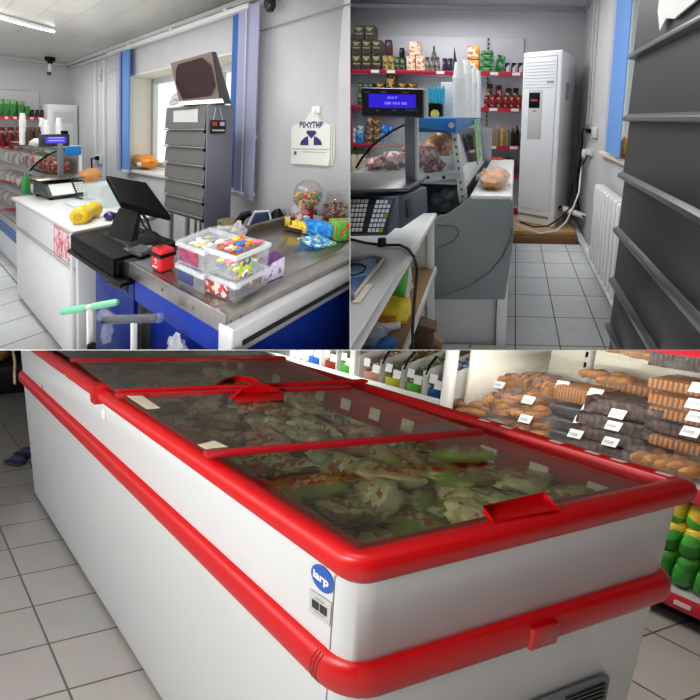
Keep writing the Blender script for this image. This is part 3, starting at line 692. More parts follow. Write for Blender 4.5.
part(t, 'purple_top', MB().hexa([a0 + up * .8, b0 + up, b0 + dv + up, a0 + dv + up * .8, a0 + up * .86, b0 + up * 1.06, b0 + dv + up * 1.06, a0 + dv + up * .86]), mat('deep_purple', (72, 30, 84), .4), .002)
p = W(226, 238)
t = thing('glass_jar', 'glass jar with a brass lid behind the clear tubs', 'jar', (p.x, p.y, .9))
part(t, 'glass_body', MB().lathe((p.x, p.y, .903), [(.05, 0), (.055, .01), (.055, .07), (.045, .085)], 18), film('jar_clear', (220, 225, 220), .4, .08))
part(t, 'lid', MB().lathe((p.x, p.y, .988), [(.05, 0), (.052, .02), (.04, .023), (.005, .024)], 18), mat('brass_lid', (150, 136, 98), .3, .7))
m = MB().blob((p.x - .07, p.y + .03, .95), (.05, .04, .045), 6, .3)
solo('film_bag', 'crumpled clear bag beside the brass-lidded jar', 'bag', m, FILM)
# dark rucksack behind the back lip
t = thing('handbag', 'navy and black bag with pale piping standing behind the steel counter', 'bag', (1.95, 1.75, .7))
part(t, 'front_pocket', MB().hexa([q(247, 235, 2.7), q(270, 229, 2.7), q(273, 226, 2.9), q(250, 232, 2.9), q(254, 213, 2.7), q(268, 211, 2.7), q(270, 210, 2.9), q(256, 212, 2.9)]), mat('navy_cloth', (30, 44, 74), .6), .02)
part(t, 'strap', MB().tube([q(x, y, 2.72) for x, y in ((238, 236), (238, 224), (243, 216), (251, 213))], [.03, .035, .03, .02], 8), BLACK)
part(t, 'piping', MB().tube([q(x, y, 2.66) for x, y in ((244, 235), (250, 222), (255, 212), (269, 211), (273, 228))], .01, 8), mat('piping_grey', (176, 184, 190), .5))
part(t, 'side_body', MB().blob(q(277, 222, 2.78), (.06, .06, .09), 3, .15), BLACK)
m = MB().blob(q(281, 220, 2.82), (.04, .05, .08), 5, .1)
solo('grey_pouch', 'small grey pouch leaning against the navy bag', 'bag', m, mat('pouch_grey', (128, 130, 132), .6))
# back of counter: support so that the bag stands
solo('storage_box', 'dark storage box on the floor behind the steel counter', 'box', MB().box(1.82, 2.3, 1.5, 2.0, 0, .78), DGREY, bevel=.01)

# sweets display at the right end
def cbox(lab, x0, x1, yb, z, h, dep, m_, cat='box', name='gum_box', grp=None):
    a, b = W(x0, yb[0], z), W(x1, yb[1], z); a.z = b.z = z; d = Vector((dep, dep * .55, 0))
    return solo(name, lab, cat, MB().hexa([a, b, b + d, a + d, a + Vector((0, 0, h)), b + Vector((0, 0, h)), b + d + Vector((0, 0, h)), a + d + Vector((0, 0, h))]), m_, grp, .002)
cbox('yellow gum box, leftmost of the three boxes at the counter end', 289, 306, (230, 234), .903, .06, .1, multi('yellow_print', [(216, 196, 50), (210, 188, 44), (196, 150, 40), (222, 206, 90)], 80))
cbox('bright blue gum box between the yellow and green ones', 306.5, 332, (234.5, 239), .903, .075, .1, multi('blue_print', [(20, 116, 196), (28, 130, 206), (24, 90, 180), (60, 160, 214)], 60))
cbox('green and red gum box by the party wall', 335, 358, (241, 240), .903, .10, .1, multi('green_print', [(70, 150, 50), (84, 156, 54), (110, 170, 60), (176, 70, 44)], 60))
a, b, c, d = W(297, 240, .93), W(316, 249, .905), W(337, 245, .905), W(318, 236, .93)
solo('blister_packs', 'blue and white blister packs fanned on the steel top before the gum boxes', 'sweets', MB().prism([a, b, c, d], (0, 0, .012)), multi('blister_print', [(60, 140, 200), (190, 210, 220), (120, 160, 120), (40, 90, 160)], 70), bevel=.003)
# sweets globe
p = W(312, 224)
gp = q(308, 195, 2.45); gx, gy = gp.x, gp.y
t = thing('sweets_globe', 'clear globe full of coloured sweets on a red foot', 'sweets dispenser', (gx, gy, .95))
r_ = 16 / 400 * 2.45
part(t, 'globe', MB().lathe((gx, gy, gp.z), [(r_ * math.sin(x), -r_ * math.cos(x)) for x in [.05 + .385 * k for k in range(9)]], 20), glass('globe_clear', (246, 246, 246), .04))
part(t, 'foot', MB().lathe((gx, gy, .9), [(.055, 0), (.05, .01), (.042, .05), (.045, gp.z - r_ * .8 - .9)], 18), mat('foot_red', (150, 16, 34), .3))
rn = random.Random(3); GS = [SW[0], SW[1], SW[2], SW[4], mat('sweet_red', (190, 50, 46), .3), mat('sweet_teal', (50, 120, 110), .3), SW[5]]
for i in range(120):
    while 1:
        v = Vector((rn.uniform(-1, 1), rn.uniform(-1, 1), rn.uniform(-1, .15)))
        if v.length < .88 and (v.length > .55 or v.z > -.05): break
    solo('globe_sweet', 'small coloured sweet inside the clear globe', 'sweets', MB().blob((gx + v.x * r_, gy + v.y * r_, gp.z + v.z * r_), (.014, .011, .008), i, .05, 7, 5, .9, rn.uniform(0, 3)), rn.choice(GS), 'sweets inside the globe')
p = q(335, 210, 2.5)
t = thing('sweets_jar', 'clear jar filled with foil-wrapped sweets beside the globe', 'jar', (p.x, p.y, .9))
part(t, 'glass_body', MB().lathe((p.x, p.y, .93), [(.08, 0), (.09, .02), (.09, .10), (.065, .13), (.06, .18), (.062, .185)], 20), glass('globe_clear', (246, 246, 246), .04))
for i in range(80):
    th, rr = rn.uniform(0, 6.28), .078 * math.sqrt(rn.random())
    solo('foil_sweet', 'copper foil sweet inside the clear jar', 'sweets', MB().blob((p.x + rr * math.cos(th), p.y + rr * math.sin(th), .94 + .11 * rn.random()), (.016, .013, .009), i, .05, 7, 5, .9, rn.uniform(0, 3)),
         rn.choice([mat('foil_copper', (176, 120, 90), .25, .6), mat('foil_rose', (200, 150, 130), .25, .6), mat('foil_brown', (110, 76, 56), .3, .5)]), 'foil sweets in the jar')
solo('jar_stand', 'low clear stand under the jar and the dark sweets', 'tray', MB().box(p.x - .12, p.x + .26, p.y - .12, p.y + .05, .903, .928), film('tray_clear', (210, 225, 222), .35, .1))
p = q(299, 216, 2.4)
for i in range(22):
    solo('chocolate_sweet', 'dark chocolate sweet with pale dots piled left of the red foot', 'sweets', MB().blob((p.x + rn.uniform(-.05, .05), p.y + rn.uniform(-.04, .04), .93 + rn.random() * .06), (.018, .015, .012), i, .05, 7, 5, .9, rn.uniform(0, 3)),
         rn.choice([mat('choc', (48, 16, 22), .3), mat('choc', (48, 16, 22), .3), mat('sweet_pink2', (206, 150, 150), .3), SW[5], mat('maroon', (100, 20, 36), .3)]), 'dark sweets pile')
solo('film_bag', 'clear cellophane wrap over the dark sweets left of the globe', 'bag', MB().blob((p.x, p.y, 1.0), (.07, .05, .05), 3, .3), film('thin_film', (225, 225, 225), .15, .08))
solo('sweets_tray', 'low brown tray holding the dark sweets', 'tray', MB().box(p.x - .08, p.x + .08, p.y - .06, p.y + .06, .903, .922), mat('choc', (48, 16, 22), .3), bevel=.004)

# bags hanging on the wall
def wp(x, y, o=0): 
    v = R.on(x, y, 1, BW); v.y -= o; return v
t = thing('bag_pad', 'pad of white carrier bags with a dark blue emblem hanging on the wall', 'bags', wp(315, 110, .02))
for k, dx in enumerate((2.5, 1, 0)):
    o = .006 + .012 * k
    pts = [wp(295 + dx, 127 + dx, o), wp(294 + dx, 163, o), wp(312 + dx, 164, o), wp(331 + dx, 165.5, o), wp(333 + dx, 158, o), wp(333.5 + dx, 126, o), wp(323 + dx * .5, 120, o), wp(319 + dx * .3, 112, o), wp(313 + dx * .3, 112, o), wp(309 + dx * .5, 120, o)]
    part(t, 'bag', MB().prism(pts, (0, -.008, 0)), mat('bag_white', (216, 216, 210), .6, bump=.15, scale=10), .0)
NAVY = mat('print_navy', (46, 48, 100), .5)
o = .0395
def fan(pts): return MB().prism([wp(x, y, o) for x, y in pts], (0, -.001, 0))
part(t, 'emblem_diamond', fan([(310.5, 130.5), (318.5, 130.5), (320, 133), (314.8, 138.5), (309.8, 133)]), NAVY)
part(t, 'emblem_wedge', fan([(311.5, 136), (312, 145), (303.5, 145), (304.5, 141), (308, 137.5)]), NAVY)
part(t, 'emblem_wedge', fan([(317.5, 136), (317, 145), (325.5, 145), (324.5, 141), (321, 137.5)]), NAVY)
writing(t, 'ВIЖYТИВ', wp(314.5, 125.3, o), wp(325, 125.3, o) - wp(304, 125.3, o), (0, 0, 1), .055, NAVY, bold=.05)
part(t, 'print_line', MB().prism([wp(296, 148.2, o), wp(333, 148.8, o), wp(333, 149.6, o), wp(296, 149, o)], (0, -.001, 0)), mat('line_grey', (150, 150, 150), .6))
part(t, 'print_line', MB().prism([wp(305, 151.2, o), wp(330, 151.8, o), wp(330, 152.4, o), wp(305, 151.8, o)], (0, -.001, 0)), mat('line_grey', (150, 150, 150), .6))
part(t, 'small_mark', MB().prism([wp(297.5, 151, o), wp(300, 151, o), wp(300, 154.5, o), wp(297.5, 154.5, o)], (0, -.001, 0)), mat('mark_grey', (90, 92, 96), .6))
m = MB(); c0 = wp(318, 109, .03); m.box(c0.x - .04, c0.x + .04, BW - .03, BW - .001, c0.z - .03, c0.z + .02); m.tube([c0, c0 + Vector((0, -.02, -.04))], .006)
part(t, 'hook', m, WHITEP, .003)

# bag holders in front of the cash desk
GRN = mat('green_foam', (100, 178, 142), .5, bump=.2, scale=20)
def qb(x, y): return R.at(x, y, 1.62)
t = thing('trolley_handle', 'white upright with a green T-shaped grip in front of the cash desk', 'handle', (1.9, .6, 0))
A, B = q(61, 312, 1.62), q(118, 302, 1.62)
part(t, 'grip', MB().tube([A, lerp(A, B, .04), lerp(A, B, .45)], [.010, .0145, .0145], 12), GRN)
part(t, 'grip', MB().tube([lerp(A, B, .55), lerp(A, B, .96), B], [.0145, .0145, .010], 12), mat('green_wrap', (110, 176, 144), .25, bump=.5, scale=30))
M_ = lerp(A, B, .5); part(t, 'collar', MB().tube([lerp(A, B, .44), lerp(A, B, .57)], .012, 10), mat('pale_grey', (180, 175, 175), .5))
part(t, 'upright', MB().box(M_.x - .009, M_.x + .009, M_.y - .009, M_.y + .009, 0, M_.z), WHITEP)
part(t, 'latch', MB().box(M_.x - .03, M_.x - .012, M_.y - .015, M_.y + .015, M_.z - .22, M_.z - .15), BLACK)
t = thing('trolley_handle', 'white upright with a black T-shaped grip wrapped in film', 'handle', (1.5, .6, 0))
A, B = q(102, 320, 1.5), q(157, 318, 1.5)
part(t, 'grip', MB().tube([A, lerp(A, B, .04), lerp(A, B, .96), B], [.010, .015, .015, .010], 12), BLACK)
M_ = lerp(A, B, .58)
part(t, 'upright', MB().box(M_.x - .009, M_.x + .009, M_.y - .009, M_.y + .009, 0, M_.z), WHITEP)
part(t, 'film_wrap', MB().tube([A + Vector((.015, 0, .02)), lerp(A, B, .2), lerp(A, B, .5), lerp(A, B, 1.08)], [.024, .018, .017, .018], 10).blob(q(107, 332, 1.5), (.026, .02, .04), 4, .3), film('wrap_thin', (190, 196, 206), .14, .08))
m = MB().blob(q(176, 350, 1.5), (.05, .03, .05), 6, .35)
solo('film_scrap', 'scrap of clear film poking up before the blue counter', 'bag', m, FILM)
# ================================================================ ROOM 2: corridor with the air conditioner (upper right)
use(2)
CZ2, BB, RW = 2.605, 5.35, .77
tileB = tiles('grey_floor_tiles_corridor', (242, 244, 244), (112, 108, 102), .2565, .355, .0425, 2.236, .0045)
struct('floor', MB().box(-2.4, 1.0, .3, BB + .2, -.12, 0), tileB)
struct('ceiling', MB().box(-2.6, 1.2, .3, BB + .2, CZ2, CZ2 + .1), mat('ceiling_paint', (196, 196, 198), .9))
struct('wall_back', MB().box(-2.6, 1.2, BB, BB + .2, 0, CZ2), WALL)
OB0, OB1, OZ0, OZ1 = 1.3, 3.72, 1.03, 2.3
m = MB()
m.box(RW, RW + .3, OB1, BB, 0, CZ2); m.box(RW, RW + .3, .3, OB0, 0, CZ2); m.box(RW, RW + .3, OB0, OB1, 0, OZ0 - .03); m.box(RW, RW + .3, OB0, OB1, OZ1, CZ2)
struct('wall_right', m, WALL)
struct('trim_sill', MB().box(RW - .05, RW + .25, OB0, OB1, OZ0 - .03, OZ0), mat('sill_cream', (232, 214, 190), .5), bevel=.006)
m = MB(); m.box(RW + .1, RW + .15, OB1 - .05, OB1, OZ0, OZ1); m.box(RW + .1, RW + .15, OB0, OB0 + .05, OZ0, OZ1); m.box(RW + .1, RW + .15, OB0, OB1, OZ0, OZ0 + .05); m.box(RW + .1, RW + .15, OB0, OB1, OZ1 - .05, OZ1); m.box(RW + .1, RW + .15, 2.5, 2.56, OZ0, OZ1)
wn = struct('window_2', m, WHITEP, bevel=.005)
part(wn, 'pane', MB().box(RW + .122, RW + .128, OB0 + .04, OB1 - .04, OZ0 + .03, OZ1 - .03), WPANE)
m = MB(); m.box(-2.4, RW, BB - .03, BB, CZ2 - .05, CZ2); m.box(RW - .03, RW, .5, BB - .03, CZ2 - .05, CZ2)
struct('trim_ceiling', m, mat('trim_grey', (176, 176, 178), .7), bevel=.006)
for b in (4.6, 4.42):
    solo('cable_duct', 'narrow white duct running up the wall, the one ' + ('nearer the air conditioner' if b > 4.5 else 'nearer the window'), 'cable duct', MB().box(RW - .02, RW - .003, b - .015, b + .015, 1.25, CZ2 - .06), WHITE)
by = lambda px: R.on(px, 150, 0, .715).y
t = thing('vertical_blind', 'blue blind drawn to the far side of the corridor window', 'blind', (.7, 3.5, 1.04))
for k, (b0, b1) in enumerate(((by(607.5), by(603.5)), (by(615), by(607)), (by(623), by(614.5)))):
    part(t, 'slat', MB().box(.715 - .012 * k, .722 - .012 * k, b0, b1, 1.05, 2.5), (mat('blind_lilac2', (176, 182, 206), .7), BLB, BLB)[k])
part(t, 'head_rail', MB().box(.68, .73, 1.3, 3.8, 2.5, 2.53), WHITEP)
solo('carrier_bag', 'orange bag peeping out on the corridor window sill', 'bag', MB().blob((.80, 3.08, 1.10), (.06, .12, .07), 3, .2), OR)
# sockets, plugs and leads
def rw(x, y, o=0.0):
    v = R.on(x, y, 0, RW); v.x -= o; return v
def rbx(x0, x1, y0, y1, d=.03):
    a, b = rw(x0, y0), rw(x1, y1); return MB().box(RW - d, RW - .001, min(a.y, b.y), max(a.y, b.y), min(a.z, b.z), max(a.z, b.z))
t = thing('wall_socket', 'upper white socket on the corridor wall with a black plug in it', 'socket', rw(595, 131))
part(t, 'face_plate', rbx(593.5, 598, 127, 138), WHITEP, .004)
part(t, 'plug', MB().tube([rw(594, 131, .02), rw(594, 131, .07)], [.022, .026], 10), BLACK)
t = thing('wall_socket', 'lower white double socket on the corridor wall with an adapter', 'socket', rw(591, 152))
part(t, 'face_plate', rbx(588, 594, 147, 156, .035), WHITEP, .004)
part(t, 'adapter', MB().blob(rw(590, 154, .05), (.035, .04, .05), 2, .1, sq=.6), WHITEP)
solo('power_cable', 'black lead looping from the upper socket down the wall to the pipe', 'cable', MB().tube([rw(594, 131, .07), rw(590.5, 128.5, .07), rw(588, 132, .06), rw(587, 142, .05), rw(584, 160, .04), rw(581, 178, .04), rw(580.5, 198, .04), rw(583, 212, .04), rw(587, 217, .03)], .011), CABLEK)
pr_ = lambda x, y, Y: R.at(x, y, Y)
solo('extension_cable', 'white lead running from the lower socket to the floor board', 'cable', MB().tube([rw(590, 156, .05), rw(587, 168, .06), pr_(580, 182, 3.9), pr_(579, 192, 3.9), pr_(573, 208, 3.85), pr_(566, 222, 3.85), pr_(556, 231, 3.85), pr_(540, 233, 3.9), pr_(524, 228, 3.9), pr_(514, 223, 3.95)], .009), WHITEP)
solo('appliance_cable', 'black lead running along the foot of the air conditioner', 'cable', MB().tube([rw(591, 156, .04), rw(585, 172, .06), rw(580, 186, .09), pr_(572, 205, 3.9), pr_(562, 217, 3.85), pr_(548, 226, 3.85), pr_(534, 227, 3.9), pr_(520, 222, 3.95)], .009), CABLEK)
# cabinet air conditioner on a wooden board
FL, FR, BR_ = R.on(517, 221, 2, .13), R.on(553.5, 228, 2, .13), R.on(567.5, 216, 2, .13); BL = FL + BR_ - FR
t = thing('floor_board', 'wooden board platform under the tall air conditioner', 'platform', (.3, 4.6, 0))
part(t, 'plank', MB().box(.0, .69, 4.25, 5.2, .0, .075), mat('wood_brown', (132, 94, 58), .6, rgb2=(120, 82, 48), scale=4), .004)
part(t, 'cardboard_sheet', MB().box(-.02, .66, 4.30, 5.2, .075, .127), mat('cardboard', (196, 160, 110), .7, var=.15, scale=6), .006)
t = thing('air_conditioner', 'tall white floor-standing air conditioner beside the wall shelves', 'air conditioner', FL)
Z0, Z1 = .13, 1.99
top = lambda p, z: Vector((p.x, p.y, z))
part(t, 'body', MB().prism([top(p, Z0) for p in (FL, FR, BR_, BL)], (0, 0, Z1 - Z0)), mat('ac_white', (232, 233, 234), .35), .02, seg=3)
nf = (FR - FL).cross(Vector((0, 0, 1))).normalized()
if nf.y > 0: nf = -nf
def acf(u, z, o=.004): return top(lerp(FL, FR, u), z) + nf * o
def acq(u0, u1, z0, z1, o, t_=.004): return MB().prism([acf(u0, z0, o), acf(u1, z0, o), acf(u1, z1, o), acf(u0, z1, o)], nf * t_)
part(t, 'front_panel', acq(.05, .88, .30, 1.93, .001, .008), mat('ac_front', (226, 228, 230), .3), .003)
m = MB()
for k in range(9): m.prism([acf(.08, 1.62 + k * .032, .009), acf(.85, 1.62 + k * .032, .009), acf(.85, 1.626 + k * .032, .009), acf(.08, 1.626 + k * .032, .009)], nf * .003)
part(t, 'outlet_louvre', m, mat('ac_line', (208, 210, 212), .4))
part(t, 'top_line', acq(.04, .88, 1.925, 1.935, .006, .002), mat('ac_gap', (120, 122, 124), .6))
pn = part(t, 'control_inset', acq(.20, .56, 1.08, 1.60, .009, .003), mat('ac_inset', (196, 198, 194), .3), .003)
part(pn, 'display_window', acq(.22, .50, 1.41, 1.57, .012, .003), GLOSSK)
part(pn, 'display_digits', acq(.27, .44, 1.48, 1.50, .015, .001), mat('led_red', (150, 60, 50), .4, emit=.3))
part(pn, 'maker_mark', acq(.33, .42, 1.372, 1.382, .012, .001), mat('mark_grey', (90, 92, 96), .6))
part(t, 'badge', acq(.66, .83, 1.665, 1.69, .009, .002), mat('badge_grey', (150, 152, 156), .3, .4))
part(t, 'foot_gap', acq(.03, .85, .215, .24, .003, .004), mat('ac_gap', (120, 122, 124), .6))
sd = (BR_ - FR).normalized(); ns = Vector((sd.y, -sd.x, 0))
def acs(v, z, o): return top(lerp(FR, BR_, v), z) + ns * o
part(t, 'side_grip', MB().prism([acs(.3, 1.50, .001), acs(.5, 1.50, .001), acs(.5, 1.68, .001), acs(.3, 1.68, .001)], ns * .004), mat('grip_grey', (170, 172, 174), .4))
p0, p1 = pr_(562, 208, 4.35), rw(586, 217, 0)
t = thing('drain_pipe', 'white pipe from the air conditioner into the corridor wall', 'pipe', p0)
part(t, 'sleeve', MB().tube([p0, lerp(p0, p1, .25), lerp(p0, p1, .7), p1], [.032, .034, .03, .03], 12), WHITEP)
part(t, 'tape', MB().tube([lerp(p0, p1, .42), lerp(p0, p1, .5)], .036, 12), DGREY)
part(t, 'hose_end', MB().tube([p0 - Vector((.02, .02, 0)), p0 - Vector((.0, .005, 0))], .03, 12), BLACK)
m = MB().tube([(RW - .05, 5.0, .06), (RW - .05, 2.2, .06)], .035, 12)
for b in (4.2, 3.3, 2.6): m.box(RW - .06, RW - .001, b - .01, b + .01, .02, .05)
solo('heating_pipe', 'white heating pipe along the foot of the corridor wall', 'pipe', m, WHITEP)
t = thing('radiator', 'white cast radiator under the corridor window', 'radiator', (.66, 3.0, .15))
NS = 9
for k in range(NS):
    b = 3.26 - k * .105
    m = MB().box(.63, .72, b - .03, b + .03, .17, .80)
    part(t, 'section', m, WHITEP, .022, seg=3)
part(t, 'top_header', MB().tube([(.675, 3.30, .75), (.675, 2.38, .75)], .028, 10), WHITE)
part(t, 'bottom_header', MB().tube([(.675, 3.33, .22), (.675, 2.38, .22)], .028, 10), WHITE)
part(t, 'valve', MB().tube([(.675, 3.40, .22), (.675, 3.33, .22)], .022, 10).lathe((.675, 3.41, .20), [(.025, -.03), (.03, .05)], 10), mat('valve_white', (214, 214, 214), .3))
for b in (3.0, 2.6): part(t, 'wall_hook', MB().box(.72, RW - .001, b - .01, b + .01, .70, .73), WHITE)
m = MB().lathe((-.26, 4.9, CZ2), [(.03, 0), (.035, -.02), (.028, -.05), (.01, -.062)], 14)
solo('smoke_sensor', 'small round sensor on the corridor ceiling', 'sensor', m, mat('sensor_white', (190, 190, 190), .4))

# ---------------- wall rack with red shelf edges
t = thing('wall_shelving', 'wall-wide shelf rack with crimson price edges behind the cups', 'shelf', (-.9, 5.1, 0))
RB = 5.02; SHF = mat('shelf_crimson', (176, 32, 62), .4)
part(t, 'back_panel', MB().box(-2.3, .06, 5.30, 5.345, 0, 2.24), mat('rack_back2', (206, 206, 214), .6))
levels = [1.80, 1.395, .955, .60, .2]
for z in levels:
    sh = part(t, 'shelf', MB().box(-2.3, .055, RB, 5.30, z - .025, z), SHW)
    part(sh, 'price_edge', MB().box(-2.3, .055, RB - .014, RB, z - .03, z + .018), SHF)
for z in levels[:3]:
    for x in (-1.66, -1.48, -.92, -.55, -.31, -.06):
        if z < 1.2 and x < -.6: continue
        part(t, 'price_tag', MB().box(x, x + .09, RB - .018, RB - .014, z - .02, z + .012), PAPER)
m = MB().box(-.37, -.34, 5.27, 5.30, 0, 2.23).mt(1)
for k in range(44): m.box(-.362, -.348, 5.262, 5.272, .05 + k * .05, .075 + k * .05)
part(t, 'upright', m, [mat('upright_grey', (186, 186, 190), .4), BLACK])
part(t, 'left_end_strip', MB().box(-2.0, -1.9, 5.0, 5.02, .9, 1.79), mat('strip_red', (150, 30, 44), .5))

def gx(px, Y=None, b=5.08): return R.on(px, 80, 1, b).x
def gz(py, b=5.08, px=420): return R.on(px, py, 1, b).z
def pbox(name, lab, cat, x0, x1, y0, y1, m_, grp=None, base=None, b=5.06, dep=.12, bevel=.004):
    a0, a1 = R.on(x0, (y0 + y1) / 2, 1, b).x, R.on(x1, (y0 + y1) / 2, 1, b).x; z1 = R.on((x0 + x1) / 2, y0, 1, b).z; z0 = base if base is not None else R.on((x0 + x1) / 2, y1, 1, b).z
    lab_m = {'tea_dark': mat('tea_label', (160, 150, 110), .5), 'coffee_pack': mat('ochre_label', (176, 150, 70), .5), 'cream_pack': mat('cream_label', (232, 218, 196), .5), 'green_dark': mat('green_label', (120, 140, 100), .5), 'black_gold': mat('gold_label', (190, 146, 80), .5), 'green_carton': mat('pale_green', (130, 170, 120), .5)}.get(m_.name)
    mb = MB().box(a0 + .002, a1 - .002, b, b + dep, z0 + .002, z1)
    if lab_m:
        w_, h_ = a1 - a0, z1 - z0
        mb.mt(1).prism([(a0 + w_ * .12, b - .001, z0 + h_ * .86), (a0 + w_ * .88, b - .001, z0 + h_ * .86), (a0 + w_ * .62, b - .001, z0 + h_ * .62), (a0 + w_ * .38, b - .001, z0 + h_ * .62)], (0, -.001, 0))
        mb.box(a0 + w_ * .15, a1 - w_ * .15, b - .002, b - .0005, z0 + h_ * .40, z0 + h_ * .47)
    return solo(name, lab, cat, mb, [m_, lab_m] if lab_m else m_, grp, 0 if lab_m else bevel)
def pjar(name, lab, cat, x, r, y0, base, m_, lid, grp=None, b=5.1, neck=.8):
    c = R.on(x, y0, 1, b); h = c.z - base; r = r * 4.6 / 400
    t = thing(name, lab, cat, (c.x, b, base), grp)
    part(t, 'body', MB().lathe((c.x, b, base + .002), [(r * .92, 0), (r, .008), (r, h * .7), (r * neck, h * .82)], 12), m_)
    part(t, 'cap', MB().lathe((c.x, b, base + h * .82), [(r * neck * 1.05, 0), (r * neck * 1.05, h * .16), (r * neck * .8, h * .175)], 12), lid)
    return t
TEA = multi('tea_dark', [(40, 36, 28), (44, 44, 34), (70, 64, 44), (28, 26, 24), (70, 62, 44)], 62)
COF = multi('coffee_pack', [(96, 74, 44), (150, 124, 60), (70, 48, 32), (170, 150, 90)], 57)
CRM = multi('cream_pack', [(214, 150, 104), (226, 200, 170), (190, 96, 60), (232, 214, 190)], 52)
GRND = multi('green_dark', [(28, 46, 34), (44, 64, 46), (20, 28, 24), (80, 96, 66)], 62)
GRYP = multi('grey_pack', [(120, 116, 110), (60, 58, 58), (176, 170, 160), (90, 84, 80)], 57)
GOLDK = multi('black_gold', [(26, 24, 24), (34, 30, 28), (176, 130, 60), (20, 20, 20), (90, 62, 36)], 62)
L1 = 1.80 + .0
row = ['bottom row', 'middle row', 'top pair']
for k, x0 in enumerate((351.5, 361.5, 371.5)):
    pbox('tea_box', 'dark green tea box at the left of the top shelf, bottom row, %s one' % NTH[k], 'box', x0, x0 + 9.6, 54, 68, TEA, 'dark tea boxes', L1)
    pbox('tea_box', 'dark green tea box at the left of the top shelf, middle row, %s one' % NTH[k], 'box', x0, x0 + 9.6, 40, 53.8, TEA, 'dark tea boxes')
for k, x0 in enumerate((354, 364.5)):
    pbox('tea_box', 'dark green tea box crowning the stack on the top crimson shelf, ' + ('left' if k == 0 else 'right') + ' of two', 'box', x0, x0 + 10, 25.5, 39.8, TEA, 'dark tea boxes')
zz = gz(55, px=388)
pbox('coffee_box', 'ochre coffee box on the top shelf under the brown jar, left of two', 'box', 382.5, 388, 56, 68, COF, 'ochre coffee boxes', L1)
pbox('coffee_box', 'ochre coffee box on the top shelf under the brown jar, right of two', 'box', 388.2, 394, 56, 68, COF, 'ochre coffee boxes', L1)
pjar('coffee_jar', 'brown coffee jar standing on the two ochre boxes', 'jar', 388.5, 4.2, 40, zz, mat('coffee_brown', (66, 36, 28), .3), mat('lid_dark', (40, 26, 20), .4))
for k, x in enumerate((397, 402.5)):
    pbox('green_pack', 'dark green pack right of the ochre boxes, ' + ('left' if k == 0 else 'right') + ' of two', 'box', x - 2.6, x + 2.6, 57 + 1 * k, 68, GRND, 'dark green packs', L1, b=5.08)
pjar('dark_bottle', 'near-black jar standing on the dark green packs', 'jar', 402, 2.8, 48, gz(58.2, px=402) + .002, mat('glass_dark', (18, 26, 26), .2), BLACK, b=5.14)
for k, x in enumerate((406.3, 415.8)):
    pbox('cream_pack', 'orange and cream pack on the top crimson shelf, ' + ('left' if k == 0 else 'right') + ' of the lower pair', 'box', x, x + 8.8, 56, 69, CRM, 'cream packs', L1)
pbox('cream_pack', 'orange and cream pack standing on the lower pair', 'box', 409, 419.5, 41.5, 55.8, CRM, 'cream packs')
for k, x in enumerate((427.5, 432.5, 437.5)):
    pjar('spice_jar', 'grey spice jar on the top shelf behind the cyan sticks, %s of three' % NTH[k], 'jar', x, 2.4, 57, L1, GRYP, mat('lid_grey', (70, 66, 64), .4), 'grey spice jars')
pjar('pump_bottle', 'grey pump bottle standing behind the spice jars', 'bottle', 434, 2.6, 46, L1, GRYP, mat('lid_grey', (70, 66, 64), .4), b=5.2, neck=.4)
for k, x in enumerate((444.5, 450)):
    pbox('navy_pack', 'navy pack right of the grey spice jars, ' + ('left' if k == 0 else 'right') + ' of two', 'box', x - 2.4, x + 2.4, 58, 69, multi('navy_pack', [(30, 34, 70), (60, 60, 90), (176, 120, 70), (24, 26, 50)], 48), 'navy packs', L1)
for j in range(2):
    pbox('orange_box', 'orange and white box beside the cup stacks, ' + ('lower' if j == 0 else 'upper') + ' one', 'box', 467.5, 479, 60 - 14 * j, 71.8 - 12.5 * j, multi('orange_print', [(214, 134, 48), (226, 170, 90), (232, 224, 210), (200, 110, 40)], 28), 'orange boxes', L1 if j == 0 else None, dep=.1)
zg = [73, 66.5, 60, 54, 50]
GRN3 = multi('green_carton', [(24, 96, 56), (40, 120, 70), (20, 80, 44), (120, 160, 110)], 32)
for k in range(4):
    pbox('green_carton', 'flat green carton in the stack right of the orange box, %s from the bottom' % NTH[k], 'box', 479.5 + .4 * k, 493.4, zg[k + 1] + .4, zg[k], GRN3, 'flat green cartons', L1 if k == 0 else None)
a, b_ = R.on(495, 72, 1, 5.1), R.on(504, 54, 1, 5.1)
solo('green_pouch', 'green pouch leaning beside the green cartons', 'pouch', MB().hexa([(a.x, 5.1, L1 + .002), (b_.x - .01, 5.1, L1 + .002), (b_.x - .01, 5.16, L1 + .002), (a.x, 5.16, L1 + .002), (a.x + .02, 5.12, b_.z), (b_.x + .02, 5.12, b_.z - .02), (b_.x + .02, 5.14, b_.z - .02), (a.x + .02, 5.14, b_.z)]), GRN3, bevel=.006)
for k, x in enumerate((507.5, 514, 520.5)):
    pjar('labelled_jar', 'black-lidded jar with white label beside the air conditioner, %s of three' % NTH[k], 'jar', x, 2.9, 63, L1, multi('label_jar', [(40, 36, 36), (206, 200, 196), (50, 44, 44), (190, 186, 184)], 12), BLACK, 'white-labelled jars')
L2 = 1.395
JR = multi('tomato_jar', [(120, 20, 24), (150, 34, 36), (90, 14, 18), (196, 170, 150)], 36); JC = multi('pale_jar', [(150, 130, 100), (110, 84, 64), (190, 176, 150), (60, 40, 34)], 36)
for k, x in enumerate((487, 493.5, 500, 506.5, 513, 519.5)):
    pjar('preserve_jar', 'red preserve jar in the front row of the second shelf, %s from the cups' % NTH[k], 'jar', x, 3.0, 95, L2, JR, mat('lid_red', (120, 26, 30), .3), 'front row preserve jars', b=5.08)
